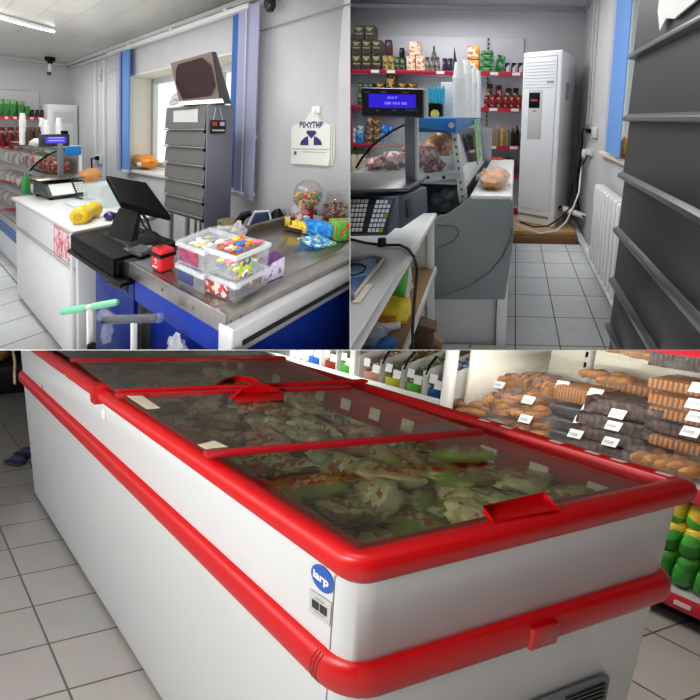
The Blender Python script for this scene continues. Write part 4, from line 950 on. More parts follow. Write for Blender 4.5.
for k, (x, y) in enumerate(((490, 84), (499, 85), (509, 88), (516, 88))):
    pjar('preserve_jar', 'taller preserve jar in the back row of the second shelf, %s from the cups' % NTH[k], 'jar', x, 3.5, y, L2, (JC, JR, JC, JC)[k], mat('lid_dark', (40, 26, 20), .4), 'back row preserve jars', b=5.2)
L3 = .955
for k, x in enumerate((487, 492, 497.5, 502.5, 508, 513, 517.5, 522)):
    oil = k < 5
    pjar('oil_bottle', ('yellow-capped oil bottle on the third shelf, %s from the glass' if oil else 'dark sauce bottle on the third shelf, %s from the glass') % NTH[k], 'bottle', x, 2.3, 125 + (k % 2) * 3, L3,
         mat('oil', (176, 140, 50), .2) if oil and k % 2 else mat('oil_pale', (150, 140, 110), .2) if oil else mat('sauce_dark', (36, 22, 22), .2), mat('cap_yellow', (214, 180, 40), .3) if oil else mat('cap_red', (120, 30, 30), .3), 'bottles on the third shelf', b=5.1 if k % 2 else 5.16, neck=.42)
for k, x in enumerate((487, 494, 501, 508, 515, 521)):
    pbox('dim_pack', 'dim brown pack on the fourth shelf behind the counter, %s from the left' % NTH[k], 'box', x - 3, x + 3, 158 + (k % 3) * 3, 176, multi('dim_pack', [(70, 44, 44), (46, 34, 36), (120, 100, 90), (90, 40, 40)], 40), 'packs on the fourth shelf', .60)
# second shelf at the left, over the customer display
for k, (x0, mm) in enumerate(((357.5, GRND), (363, GRND), (368, GRND), (375, GOLDK), (384.5, GOLDK), (389, GOLDK), (397.5, GOLDK), (407, GOLDK))):
    w_ = 5 if k < 3 else 9 if k in (3, 6, 7) else 0
    if not w_: continue
    for j in range(2):
        pbox('gold_tin' if k > 2 else 'green_pack', ('black and gold pack' if k > 2 else 'slim green pack') + ' on the second shelf at the left, %s column, %s' % (NTH[k if k < 4 else k - 1], ('lower', 'upper')[j]), 'box', x0, x0 + w_, 92 - 9 * j, 100.5 - 9 * j + .3, mm, 'packs over the display', L2 if j == 0 else None, dep=.1)
pbox('gold_tin', 'black and gold pack on the second shelf at the left, between two others', 'box', 386, 395, 74, 92, GOLDK, None, L2, dep=.1)
# third shelf at the left: tins and cups
CAN = multi('blue_tin', [(34, 110, 190), (60, 140, 210), (28, 90, 160), (150, 190, 220)], 40); BRC = multi('brown_tin', [(90, 66, 50), (190, 160, 120), (60, 40, 34), (140, 100, 70)], 48); WTC = multi('pale_tin', [(190, 200, 204), (100, 150, 190), (210, 206, 196), (90, 110, 120)], 48)
for k, (x, r, y0, base, mm, nm) in enumerate(((353, 3.6, 128, None, WTC, 'pale tin on the third shelf at the far left'), (360, 3.8, 133, None, CAN, 'blue tin on the third shelf under a pale one'), (368.5, 3.8, 131, None, BRC, 'brown tin on the third shelf, lower left of the brown group'), (376.5, 3.8, 131, None, BRC, 'brown tin on the third shelf, lower right of the brown group'), (383, 3.6, 134, None, CAN, 'blue tin on the third shelf beside the brown ones'), (392, 3.8, 126, 1.03, CAN, 'blue tin raised behind the black glass edge'), (385, 3.8, 126, 1.04, CAN, 'blue tin stacked above the blue one beside the brown tins'), (360, 3.6, 126, 1.04, WTC, 'pale tin stacked on the blue one at the left'), (370, 3.6, 118, 1.05, BRC, 'brown tin stacked on the lower left brown one'), (377, 3.4, 122, 1.05, BRC, 'brown tin stacked on the lower right brown one'), (375, 3.6, 113, 1.14, BRC, 'brown tin topping the brown group'))):
    c = R.on(x, y0, 1, 5.1); bz = base or L3; rr = r * 4.6 / 400
    solo('tin', nm, 'tin', MB().lathe((c.x, 5.1 + .02 * (k > 6), bz + .003), [(rr * .94, 0), (rr, .006), (rr, c.z - bz - .008), (rr * .94, c.z - bz)], 14), mm, 'tins on the third shelf')
for k, x in enumerate((354, 361)):
    pjar('cream_jar', 'cream-coloured jar on the fourth shelf behind the curved glass, ' + ('left' if k == 0 else 'right'), 'jar', x, 4, 150, .60, mat('cream_fill', (206, 196, 170), .4), mat('lid_green', (70, 90, 60), .4))

# ---------------- chilled counter with curved glass
t = thing('chilled_counter', 'grey-sided refrigerated counter with curved glass and a blue top', 'display case', (-.3, 2.3, 0))
CG = mat('counter_grey', (132, 138, 140), .4, var=.04, scale=4); B0 = 2.2
def cs(x, y, b=None): return R.on(x, y, 1, B0 if b is None else b)
side = [cs(x, y) for x, y in ((425, 222), (437, 217), (446, 215), (454, 210), (470, 197.5), (511, 198), (513.5, 202), (513.5, 232), (512, 250), (505, 300), (425, 300))]
part(t, 'side_panel', MB().prism(side, (0, .05, 0)), CG, .008)
m = MB().tube([cs(*p) + Vector((0, -.002, 0)) for p in ((437, 297), (452, 293), (470, 286), (490, 272), (503, 256), (510, 240), (512.5, 228))], .005, 6)
part(t, 'side_groove', m, mat('groove_grey', (100, 106, 108), .5))
m = MB().tube([cs(*p) + Vector((0, -.002, 0)) for p in ((437, 225), (450, 225), (457, 228), (459, 234), (453, 241), (437, 248))], .004, 6)
part(t, 'badge_outline', m, mat('groove_grey', (100, 106, 108), .5))
part(t, 'body', MB().box(-.98, -.03, 2.26, 4.3, .3, .70), CG)
part(t, 'lower_body', MB().box(-.9, -.075, 2.24, 4.3, .0, .31), mat('lower_white', (206, 208, 208), .4), .004)
part(t, 'rear_strip', MB().box(-.07, -.012, 2.206, 4.3, .0, .60), WHITEP, .006)
wt = part(t, 'worktop', MB().prism([(-.225, 2.2, .862), (-.225, 2.2, .89), (-.012, 2.2, .89), (-.003, 2.2, .88), (-.003, 2.2, .862)], (0, 2.0, 0)), mat('worktop_white', (226, 226, 224), .35), .004)
part(t, 'worktop_body', MB().box(-.21, -.012, 2.26, 4.2, .55, .862), WHITEP)
part(t, 'red_badge', MB().prism([R.on(x, y, 2, .891) for x, y in ((492, 157.5), (502, 157.5), (503, 160), (491, 160))], (0, 0, .003)), mat('dull_red', (175, 50, 50), .5))
# upper glass house
T0 = cs(418, 122, 2.3); T1 = cs(457, 121, 2.3); ZT = 1.29
hb = part(t, 'roof_board', MB().hexa([(-.56, 2.25, ZT - .075), (-.31, 2.25, ZT - .075), (-.31, 4.0, ZT - .02), (-.56, 4.0, ZT - .02), (-.56, 2.25, ZT), (-.31, 2.25, ZT), (-.31, 4.0, ZT), (-.56, 4.0, ZT)]), mat('roof_blue', (24, 110, 180), .35), .004)
part(hb, 'roof_glass', MB().box(-.545, -.312, 2.26, 4.0, ZT + .001, ZT + .006), mat('roof_pale', (160, 190, 214), .15), .001)
part(hb, 'bolt', MB().lathe((-.335, 2.245, ZT - .035), [(.014, -.006), (.016, 0)], 12, 1), ALU)
post = [cs(x, y, 2.27) for x, y in ((451, 134), (458, 134), (467.5, 200), (459, 203))]
ps = part(t, 'corner_post', MB().prism(post, (0, .03, 0)), mat('post_pale', (206, 210, 210), .35), .003)
m = MB()
for k in range(9):
    c = lerp(lerp(post[0], post[1], .5), lerp(post[3], post[2], .5), .08 + k * .105); m.box(c.x - .006, c.x + .006, 2.262, 2.268, c.z - .008, c.z + .008)
part(ps, 'slots', m, mat('groove_grey', (100, 106, 108), .5))
bar = [cs(x, y, 2.25) for x, y in ((424, 174), (459, 170), (461, 178), (424, 183))]
br = part(t, 'cross_bar', MB().prism(bar, (0, .03, 0)), mat('bar_grey', (168, 176, 176), .4), .003)
m = MB()
for x in (428, 444): 
    c = cs(x, 177.5, 2.247); m.lathe(c, [(.009, -.003), (.009, 0)], 10, 1)
part(br, 'screw', m, BLACK)
arc = [cs(x, y, 2.25) for x, y in ((356, 168), (362, 158), (371, 147), (382, 138), (394, 130), (406, 124), (417, 120))]
part(t, 'glass_edge', MB().tube(arc, .006, 8), BLACK)
part(t, 'side_glass', MB().add(arc + [cs(456, 134, 2.25), cs(460, 176, 2.25), cs(356, 176, 2.25)], [tuple(range(10))]), PANE)
vs = []
part(t, 'front_glass', MB().grid(lambda u, v: arc[min(6, int(round(u * 6)))] + Vector((0, 1.75 * v, 0)), 6, 1), PANE)
rear = [cs(458, 136, 2.3), cs(467, 198, 2.3)]
part(t, 'rear_glass', MB().slab([rear[0], rear[1], rear[1] + Vector((0, 1.6, 0)), rear[0] + Vector((0, 1.6, 0))], .005), PANE)
s0, s1 = R.on(474, 122, 0, -.305), R.on(480, 150, 0, -.27)
part(t, 'sticker_strip', MB().slab([R.on(474, 120, 0, -.30), R.on(479.5, 118, 0, -.30), R.on(482.5, 160, 0, -.262), R.on(478, 165, 0, -.262)], .002), multi('strip_print', [(100, 190, 130), (206, 200, 80), (180, 220, 200), (70, 160, 110)], 24), label='green and yellow sticker strip on the rear glass')
part(t, 'inner_shelf', MB().box(-.98, -.28, 2.3, 4.0, .93, .945), mat('inner_steel', (150, 154, 156), .3, .5))
part(t, 'well_floor', MB().box(-.98, -.26, 2.3, 4.0, .70, .715), mat('well_grey', (128, 134, 138), .4))
part(t, 'well_back', MB().box(-1.0, -.22, 4.0, 4.03, .7, 1.2), mat('well_side', (160, 165, 168), .5))
part(t, 'front_wall', MB().box(-1.02, -.98, 2.26, 4.3, .5, .94), CG)
MEAT = [multi('meat_dark', [(110, 30, 34), (150, 60, 60), (200, 170, 166), (90, 20, 26)], 52), multi('meat_pink', [(200, 120, 126), (226, 186, 186), (176, 80, 92), (150, 50, 60)], 52), multi('meat_orange', [(216, 140, 70), (190, 100, 50), (226, 180, 120), (150, 70, 40)], 44)]
for k, (x, y, rx, rz, b, mm, lab) in enumerate(((394, 161, 16, 9, 2.45, 0, 'bag of dark red sausages behind the curved glass'), (425, 157, 14, 10, 2.5, 1, 'pink patterned meat pack behind the glass beside the pole'), (438, 147, 14, 9, 2.75, 2, 'orange smoked meats under the blue top'), (433, 166, 13, 8, 2.45, 0, 'dark meat pack low behind the glass by the cross bar'), (414, 150, 10, 8, 2.8, 1, 'pale pink pack at the back of the glass case'), (375, 163, 9, 6, 2.8, 1, 'small pale pack at the left of the glass case'), (444, 136, 9, 5, 3.2, 2, 'orange pack far back under the blue top'))):
    c = R.on(x, y, 1, b); Y = b * .94; rz_ = rz / 400 * Y
    solo('meat_pack', lab, 'meat', MB().blob((c.x, b, max(c.z, .948 + rz_ * .8)), (rx / 400 * Y, .09, rz_), k, .25, 16, 9), MEAT[mm])
    if k < 2: solo('film_bag', 'clear film bag around the ' + ('dark red sausages' if k == 0 else 'pink patterned meat'), 'bag', MB().blob((c.x, b - .02, max(c.z, .95 + rz_)), (rx / 380 * Y, .11, rz_ * 1.15), k + 9, .25, 16, 9), film('thin_film', (225, 225, 225), .15, .08))
for k, (x, y) in enumerate(((440, 200), (450, 195), (447, 206))):
    c = R.on(x, y, 1, 2.5)
    solo('wrapped_item', 'grey film-wrapped item in the dark well, ' + ['left one', 'right one', 'lower one'][k], 'package', MB().blob((c.x, 2.5, max(c.z, .77)), (.06, .08, .045), k, .2), mat('wrap_grey2', (120, 126, 134), .3))
p = R.on(490, 180, 2, .93)
t2 = thing('bread_bag', 'bag of orange buns lying on the white worktop', 'bread', (-.13, 2.5, .892))
bu = MB().blob((-.12, 2.42, .937), (.072, .10, .043), 3, .12, 16, 9); bu.blob((-.09, 2.60, .945), (.065, .10, .045), 5, .12, 16, 9)
bu.blob((-.15, 2.5, .95), (.05, .09, .04), 9, .2)
part(t2, 'buns', bu, mat('bun', (232, 160, 92), .5, rgb2=(206, 128, 66), scale=16))
part(t2, 'film', MB().blob((-.115, 2.5, .948), (.10, .22, .055), 7, .22, 18, 10), film('bun_film', (236, 226, 214), .35, .12))
# things standing on the roof board
CUPW = mat('cup_white', (236, 236, 236), .4)
for k, (x, b, r, ytop) in enumerate(((459, 2.42, 6, 61), (466.5, 2.62, 5.5, 57), (472.5, 2.85, 5, 67), (478, 3.2, 3.4, 70))):
    c = R.on(x, ytop, 1, b); rr = r / 400 * b * .94; n = int((c.z - ZT - .09) / .013)
    cx = min(c.x, -.31 - rr * .2)
    pr = []
    for i in range(n): pr += [(rr * .95, i * .013), (rr, i * .013 + .003), (rr, i * .013 + .008), (rr * .95, i * .013 + .0125)]
    pr += [(rr * .9, n * .013 + .01), (rr * .68, n * .013 + .075), (rr * .66, n * .013 + .078)]
    solo('cup_stack', 'tall stack of white paper cups on the blue top, %s from the left' % NTH[k], 'cups', MB().lathe((c.x, b, ZT + .007), pr, 20), CUPW, 'stacks of paper cups')
a = R.on(454, 52, 1, 2.7)
solo('paper_cone', 'dark folded paper standing between the cup stacks', 'paper', MB().prism([R.on(453, 72, 1, 2.9), R.on(457, 70, 1, 2.9), R.on(456, 120, 1, 2.9), R.on(452, 120, 1, 2.9), R.on(454, 47, 1, 2.9)][0:2] + [R.on(457, 119, 1, 2.9), R.on(452, 119, 1, 2.9)] + [R.on(453, 62, 1, 2.9), ][0:0], (0, .02, 0)).prism([R.on(453, 72, 1, 2.9), R.on(457.5, 66, 1, 2.9), R.on(454, 47, 1, 2.9)], (0, .02, 0)), mat('dark_paper', (52, 44, 42), .7))
def fb(x0, x1, y0, y1, b, dep, z=None):
    p, q_ = R.on(x0, y0, 1, b), R.on(x1, y1, 1, b); return MB().box(p.x, q_.x, b, b + dep, q_.z if z is None else z, p.z)
solo('white_carton', 'tall white carton left of the paper cups', 'box', fb(441, 452, 82, 121, 2.45, .08, ZT + .007), mat('carton_white', (222, 224, 226), .5), bevel=.003)
t2 = thing('stick_box', 'black box with a yellow oval on the blue top', 'box', R.on(435, 119, 1, 2.38))
part(t2, 'box', fb(427, 441.5, 104, 119, 2.36, .07, ZT + .007), BLACK, .003)
c = R.on(435, 114, 1, 2.355)
part(t2, 'oval_badge', MB().lathe(c, [(.024, -.002), (.024, 0)], 18, 1), mat('badge_yellow', (206, 196, 100), .5))
part(t2, 'lid', fb(427, 441.5, 103.2, 104.2, 2.355, .075), mat('lid_dark', (40, 26, 20), .4))
for k in range(5):
    x = 427 + k * 3.6
    s_ = solo('cyan_stick', 'cyan wrapped stick upright in the black box, %s from the left' % NTH[k], 'stick', fb(x, x + 3.1, 88.5, 104, 2.37, .02).box(R.on(x + 1, 90, 1, 2.37).x, R.on(x + 2.6, 90, 1, 2.37).x, 2.372, 2.388, R.on(x, 88.5, 1, 2.37).z, R.on(x, 86, 1, 2.37).z), mat('cyan_wrap', (60, 180, 216), .35), 'cyan sticks')
# ---------------- scale in front
t = thing('retail_scale', 'slate scale with keypad, steel platform and blue customer display at the left', 'scale', R.at(390, 232, 1.25))
SL_ = mat('scale_slate', (70, 84, 98), .4); SK = mat('scale_black', (22, 26, 36), .35)
A, B, C, D = R.at(345, 196, 1.32), R.at(397, 196, 1.32), R.at(388, 236, 1.22), R.at(340, 237, 1.22)
bk = Vector((0, .22, .0))
part(t, 'keypad_housing', MB().hexa([D, C, C + bk, D + bk, A, B, B + bk * .6, A + bk * .6]), SL_, .006)
def kq(u, v, o=.003):
    p = lerp(lerp(A, B, u), lerp(D, C, u), v); return p + Vector((0, -o, o * .3))
part(t, 'keypad_face', MB().slab([kq(-.0, .04, .002), kq(.985, .04, .002), kq(.965, .93, .002), kq(-.0, .93, .002)], .001), SK)
def keys(name, u0, u1, v0, v1, nu, nv, mm, skew=0, skip=()):
    m = MB()
    for i in range(nu):
        for j in range(nv):
            if (i, j) in skip: continue
            s = skew * j / nv
            x0, x1 = u0 + (u1 - u0) * (i + .1) / nu + s, u0 + (u1 - u0) * (i + .85) / nu + s; y0, y1 = v0 + (v1 - v0) * (j + .1) / nv, v0 + (v1 - v0) * (j + .82) / nv
            m.slab([kq(x0, y0, .004), kq(x1, y0, .004), kq(x1, y1, .004), kq(x0, y1, .004)], .0015)
    return part(t, name, m, mm)
keys('preset_keys', .02, .48, .08, .9, 6, 7, mat('key_grey', (178, 180, 178), .4), -.03)
keys('number_keys', .62, .94, .1, .92, 4, 7, mat('key_white', (200, 206, 212), .4), -.07, skip=((3, 0), (3, 3), (3, 6)))
def onekey(name, i, j, mm):
    s = -.07 * j / 7; u0, u1, v0, v1 = .62, .94, .1, .92
    x0, x1 = u0 + (u1 - u0) * (i + .05) / 4 + s, u0 + (u1 - u0) * (i + .92) / 4 + s; y0, y1 = v0 + (v1 - v0) * (j + .05) / 7, v0 + (v1 - v0) * (j + .9) / 7
    part(t, name, MB().slab([kq(x0, y0, .005), kq(x1, y0, .005), kq(x1, y1, .005), kq(x0, y1, .005)], .0015), mm)
onekey('blue_key', 3, 0, mat('key_blue', (30, 70, 150), .4)); onekey('green_key', 3, 3, mat('key_green', (110, 160, 40), .4)); onekey('green_key', 3, 6, mat('key_green', (110, 160, 40), .4))
E1, E2, E3, E4 = R.at(399, 196, 1.34), R.at(427, 187, 1.5), R.at(428, 211, 1.5), R.at(402, 229, 1.34)
ho = part(t, 'body', MB().hexa([E4, E3, E3 + Vector((-.12, .1, 0)), E4 + Vector((-.2, .0, 0)), E1, E2, E2 + Vector((-.12, .1, 0)), E1 + Vector((-.2, .0, 0))]), SL_, .006)
part(ho, 'window_slot', MB().slab([lerp(E1, E2, .2) + Vector((.002, -.004, -.02)), lerp(E1, E2, .35) + Vector((.002, -.004, -.02)), lerp(E4, E3, .35) + Vector((.002, -.004, .025)), lerp(E4, E3, .2) + Vector((.002, -.004, .025))], -.002), SK)
PZ = R.at(350, 189, 1.3).z
pp = [R.on(x, y, 2, PZ) for x, y in ((342, 190), (409, 188), (427, 176), (420, 172), (342, 173))]
part(t, 'platform', MB().prism(pp, (0, 0, -.012)), mat('platform_steel', (104, 104, 106), .42, .8), .004)
for x, y in ((365, 189), (395, 188)): 
    c = R.on(x, y - 4, 2, PZ - .012); part(t, 'platform_leg', MB().tube([c, c + Vector((0, 0, -.03))], .012, 10), SK)
P0, P1 = R.at(407, 186, 1.5), R.at(404, 117, 1.46)
part(t, 'pole', MB().box(P0.x - .004, P0.x + .033, P0.y - .01, P0.y + .02, P0.z, P1.z + .03), mat('pole_slate', (116, 122, 128), .35), .003)
part(t, 'pole_side', MB().box(P0.x + .033, P0.x + .041, P0.y - .008, P0.y + .02, P0.z, P1.z + .0), mat('pole_light', (190, 194, 198), .35))
H0, H1 = R.at(361, 117, 1.4), R.at(426, 89, 1.4)
hd = part(t, 'display_head', MB().box(H0.x, H1.x, H0.y, H0.y + .05, H0.z, H1.z), SL_, .008)
bz = part(hd, 'bezel', MB().box(H0.x + .006, H1.x - .010, H0.y - .003, H0.y, H0.z + .006, H1.z - .004), SK)
L0, L1_ = R.at(370, 107.5, 1.4), R.at(417, 95, 1.4)
part(hd, 'screen', MB().box(L0.x, L1_.x, H0.y - .005, H0.y - .003, L0.z, L1_.z), mat('lcd_blue', (44, 26, 190), .3, emit=.8))
LT = mat('lcd_digits', (140, 130, 255), .3, emit=1.2)
def hw(x, y): v = R.at(x, y, 1.4); return Vector((v.x, H0.y - .0058, v.z))
for txt, x, y, s in (('ЦЕНА ТГ', 394, 98, .009), ('1368  0.0 0  000', 396.5, 103.5, .012)):
    writing(hd, txt, hw(x, y), (1, 0, 0), (0, 0, 1), s, LT, bold=.01)
for txt, x, y in (('ЦЕНА', 369, 92.5), ('ТОВАР', 385, 92.7), ('СУММА', 407, 93), ('ВЕС', 379, 110.5), ('ЦЕНА', 395, 110.5), ('СТОИМОСТЬ', 412, 110.5)):
    writing(hd, txt, hw(x, y), (1, 0, 0), (0, 0, 1), .0065, mat('print_pale', (170, 176, 186), .5))
part(t, 'foot', MB().lathe(R.at(382, 246, 1.22), [(.014, 0), (.012, .025)], 10), BLACK)
part(t, 'side_flag', MB().box(H1.x - .004, H1.x + .004, H0.y - .002, H0.y + .04, H0.z + .0, H1.z - .004), mat('pole_light', (190, 194, 198), .35))
# desk
t = thing('white_desk', 'white laminate desk with open shelves carrying the scale', 'desk', (-.8, 1.5, 0))
DZ = R.on(434, 211, 1, 2.17).z
e0, e1 = R.on(434.5, 213, 2, DZ), R.on(352, 346, 2, DZ)
ed = Vector((e0.x - e1.x, e0.y - e1.y, 0)); e2 = e1 - ed * .6
top_ = [e0, e2, e2 + Vector((-1.2, 0, 0)), e0 + Vector((-1.0, 0, 0))]
part(t, 'desktop', MB().prism([Vector((p.x, p.y, DZ)) for p in top_], (0, 0, -.03)), mat('desk_white', (214, 214, 214), .35), .005)
part(t, 'edge_band', MB().tube([Vector((e0.x + .0, e0.y, DZ - .012)), Vector((e2.x, e2.y, DZ - .012))], .014, 10), WHITEP)
part(t, 'corner_post', MB().box(e0.x - .035, e0.x, e0.y - .035, e0.y, 0, DZ - .03), WHITEP, .003)
part(t, 'far_side', MB().box(e0.x - .95, e0.x - .035, e0.y - .02, e0.y, 0, DZ - .03), WHITE)
m0 = R.on(436, 268, 1, e0.y - .01)
s_dir = ed.normalized()
f_ = lambda s, z, o=0: Vector((e0.x + o, e0.y, z)) - s_dir * s
part(t, 'shelf_board', MB().prism([f_(0, m0.z), f_(1.9, m0.z), f_(1.9, m0.z, -.9), f_(0, m0.z, -.9)], (0, 0, -.02)), mat('board_tan', (176, 140, 96), .6), .002)
part(t, 'shelf_rail', MB().prism([f_(0, m0.z - .03), f_(1.9, m0.z - .03), f_(1.9, m0.z + .005), f_(0, m0.z + .005)], (.012, 0, 0)), WHITEP, .002)
part(t, 'back_board', MB().prism([f_(0, 0, -.45), f_(1.9, 0, -.45), f_(1.9, DZ - .03, -.45), f_(0, DZ - .03, -.45)], (-.01, 0, 0)), mat('board_brown', (150, 104, 62), .6, rgb2=(120, 80, 46), scale=4))
zsf = m0.z + .001
def onf(x, y, s, o=-.08):
    v = f_(s, zsf, o); return v
def dp(x, y, a): return R.on(x, y, 0, a)
t2 = thing('yellow_bag', 'yellow food bag with red print on the desk shelf', 'bag', dp(392, 310, -.42))
c = R.on(391, 311, 2, zsf + .045)
part(t2, 'sack', MB().blob((c.x, c.y, zsf + .045), (.072, .07, .042), 3, .12, 20, 11, .6), mat('bag_yellow', (232, 202, 30), .4, bump=.2, scale=12))
writing(t2, 'ATREST', (c.x + .0, c.y - .078, zsf + .05), (1, 0, 0), (0, .2, 1), .026, mat('print_red', (190, 50, 30), .5), bold=.02)
c = dp(398, 288, -.46)
solo('yellow_carton', 'small pale yellow carton standing behind the yellow bag', 'box', MB().box(R.on(385, 300, 2, zsf).x, R.on(400, 300, 2, zsf).x, R.on(392, 300, 2, zsf).y, R.on(392, 300, 2, zsf).y + .07, zsf, zsf + .13), mat('pale_yellow', (226, 206, 110), .5), bevel=.004)
solo('green_white_pack', 'white pack with a green end beside the yellow carton', 'package', MB().box(-.50, -.42, 1.6, 1.68, zsf, zsf + .2), multi('green_white', [(220, 222, 220), (90, 180, 80), (226, 226, 226), (210, 210, 206)], 8), bevel=.004)
solo('pink_sign', 'white sheet with red print leaning against the brown back board', 'paper', MB().prism([f_(.28, zsf, -.06), f_(.5, zsf, -.1), f_(.5, zsf + .22, -.12), f_(.28, zsf + .22, -.08)], (-.004, 0, 0)), multi('red_print', [(226, 222, 220), (196, 70, 90), (230, 226, 224), (220, 200, 204)], 26))
solo('white_tube', 'white tube lying on the desk shelf before the yellow bag', 'tube', MB().tube([R.on(378, 329, 2, zsf + .02), R.on(400, 325, 2, zsf + .02)], [.020, .015], 12), WHITEP)
solo('crumpled_bag', 'crumpled clear bag lying on the desk shelf at the front', 'bag', MB().blob(R.on(370, 333, 2, zsf + .05), (.05, .06, .035), 4, .3), film('wrap_grey', (190, 196, 206), .45, .15))
solo('blue_folder', 'bright blue folder lying at the front of the desk shelf', 'folder', MB().prism([R.on(x, y, 2, zsf) for x, y in ((350, 349), (376, 333), (398, 344), (392, 358), (350, 362))], (0, 0, .02)), mat('folder_blue', (20, 96, 176), .4), bevel=.004)
solo('cardboard_box', 'brown cardboard box with dark slots on the floor beside the desk', 'box', MB().prism([R.on(x, y, 1, 1.6) for x, y in ((411, 322), (436, 330), (434, 354), (404, 354))], (-.01, .08, 0)), mat('cardboard_dark', (110, 84, 60), .7, rgb2=(80, 58, 42), scale=14), bevel=.003)
solo('cardboard_sheet', 'torn brown cardboard sheet leaning beside the cardboard box', 'cardboard', MB().prism([R.on(x, y, 1, 1.5) for x, y in ((434, 338), (443, 343), (440, 354), (431, 354))], (-.01, .05, 0)), mat('cardboard_mid', (120, 96, 76), .7))
# newspaper on the desktop
t2 = thing('magazine', 'folded blue and white magazine lying on the desktop at the left', 'magazine', R.on(365, 275, 2, DZ))
zq = lambda x, y, z: R.on(x, y, 2, z)
part(t2, 'pages', MB().prism([zq(x, y, DZ + .001) for x, y in ((346, 299), (356, 299), (386, 259), (378, 256), (346, 262))], (0, 0, .014)), mat('page_cream', (214, 208, 190), .7), .002)
part(t2, 'cover', MB().prism([zq(x, y, DZ + .016) for x, y in ((346, 296), (352, 296), (382, 258), (374, 256), (346, 262))], (0, 0, .003)), multi('cover_blue', [(90, 120, 170), (60, 84, 130), (120, 150, 196), (150, 150, 160)], 7), .001)
m = MB()
m.tube([zq(x, y, DZ + .021) for x, y in ((347, 268), (353, 264), (361, 264), (366, 267), (363, 272), (355, 275), (347, 275))], .003, 6)
part(t2, 'dark_ring_print', m, mat('ring_dark', (40, 40, 50), .5))
solo('yellow_scrap', 'small cream sheet under the magazine', 'paper', MB().prism([zq(x, y, DZ + .001) for x, y in ((352, 303), (360, 303), (374, 285), (366, 285))], (0, 0, .002)), mat('page_cream', (214, 208, 190), .7))
solo('scale_cable', 'black cable drooping from the scale over the desk edge', 'cable', MB().tube([zq(350, 239, DZ + .007), zq(366, 243, DZ + .007), zq(382, 245, DZ + .007), zq(400, 245, DZ + .010), zq(408, 249, DZ + .014)] + [R.on(x, y, 0, -.335) for x, y in ((414, 257), (417, 268), (416, 285), (414, 305), (412.5, 330), (413, 355))], .0055, 8), CABLEK)
# ---------------- grey slatted tower close by on the right
t = thing('slatted_tower', 'tall dark grey cabinet with sloping flaps close on the right', 'display cabinet', (.5, 1.3, 0))
TA, TBe, TBs = .425, 1.665, .35
TD = mat('flap_dark', (54, 53, 52), .5, 0, var=.05, scale=5); TL_ = mat('flap_lip', (96, 96, 98), .3, .5)
part(t, 'body', MB().box(TA + .05, .70, TBs, TBe, .02, 2.2), mat('tower_body', (70, 71, 74), .5), .003)
lips = [1.533, 1.301, 1.076, .848, .628, .417, .21, .03]
prev = 1.80
part(t, 'flap', MB().prism([(TA + .04, TBe, 2.2), (TA + .02, TBe, 2.2), (TA + .005, TBe, 1.79), (TA + .04, TBe, 1.79)], (0, TBs - TBe, 0)), TD)
for z in [1.775] + lips:
    pass
pv = 1.77
for z in lips:
    fl = part(t, 'flap', MB().prism([(TA + .05, TBe, pv), (TA + .012, TBe, pv), (TA + .004, TBe, z + .02), (TA + .05, TBe, z + .02)], (0, TBs - TBe, 0)), TD)
    part(fl, 'lip', MB().prism([(TA + .012, TBe + .01, z + .028), (TA - .012, TBe + .02, z + .012), (TA - .014, TBe + .022, z - .002), (TA + .03, TBe + .0, z - .012), (TA + .04, TBe, z + .01)], (0, TBs - TBe, 0)), TL_, .002)
    pv = z
solo('paper_note', 'crumpled white paper taped high on the near grey cabinet', 'note', MB().prism([(TA + .0, 1.36, 1.9), (TA + .0, .95, 1.9), (TA - .0, .95, 1.60), (TA - .004, 1.22, 1.575), (TA - .006, 1.28, 1.59), (TA - .005, 1.33, 1.565), (TA - .004, 1.37, 1.63)], (-.006, 0, 0)), PAPER)
# ================================================================ ROOM 3: chest freezer aisle (lower room)
use(3)
FZ = -.9
tileC = tiles('beige_floor_tiles_freezer', (204, 200, 195), (100, 96, 90), .2, .25, .152, -.19, .0035)
struct('floor', MB().box(-1.5, 7.5, -2.6, 2.6, FZ - .1, FZ), tileC)
struct('wall_light_block', MB().box(-1.35, -1.25, -3.0, 2.3, FZ, 2.4), mat('dim_wall', (96, 88, 82), .8))  # unseen dark wall added to keep light off the freezer's near end
struct('wall_behind_shelves', MB().box(-1.25, 4.2, 2.2, 2.3, FZ, 1.2), WALL)  # near stretch carried past the shelves to shut out side light
def rrect(a0, a1, b0, b1, r, n=6):
    P = []
    for cx, cy, s in ((a0 + r, b0 + r, 180), (a1 - r, b0 + r, 270), (a1 - r, b1 - r, 0), (a0 + r, b1 - r, 90)):
        for k in range(n + 1):
            t_ = math.radians(s + 90 * k / n); P.append((cx + r * math.cos(t_), cy + r * math.sin(t_)))
    return P
def sweep(prof, a0, a1, b0, b1, r, closed=True, n=6):
    """run a profile of (outward offset, height) around a rounded rectangle"""
    m = MB(); rings = []
    for o, z in prof: rings.append([(x, y, z) for x, y in rrect(a0 - o, a1 + o, b0 - o, b1 + o, max(r + o, .004), n)])
    N = len(rings[0]); vs = [v for g in rings for v in g]; fs = []
    K = len(rings)
    for i in range(K if closed else K - 1):
        j = (i + 1) % K
        fs += [(i * N + k, i * N + (k + 1) % N, j * N + (k + 1) % N, j * N + k) for k in range(N)]
    return m.add(vs, fs)
FA, FB = 2.05, .60
FW = mat('freezer_white', (198, 201, 204), .32, var=.02, scale=3); FR_ = mat('freezer_red', (178, 5, 12), .35, spec=.4)
t = thing('chest_freezer', 'long white chest freezer with red rim, red waist band and sliding glass lids', 'freezer', (1, .3, FZ))
part(t, 'lower_body', sweep([(0, FZ + .01), (0, -.25), (-.03, -.25), (-.03, FZ + .01)], 0, FA, 0, FB, .03), FW)
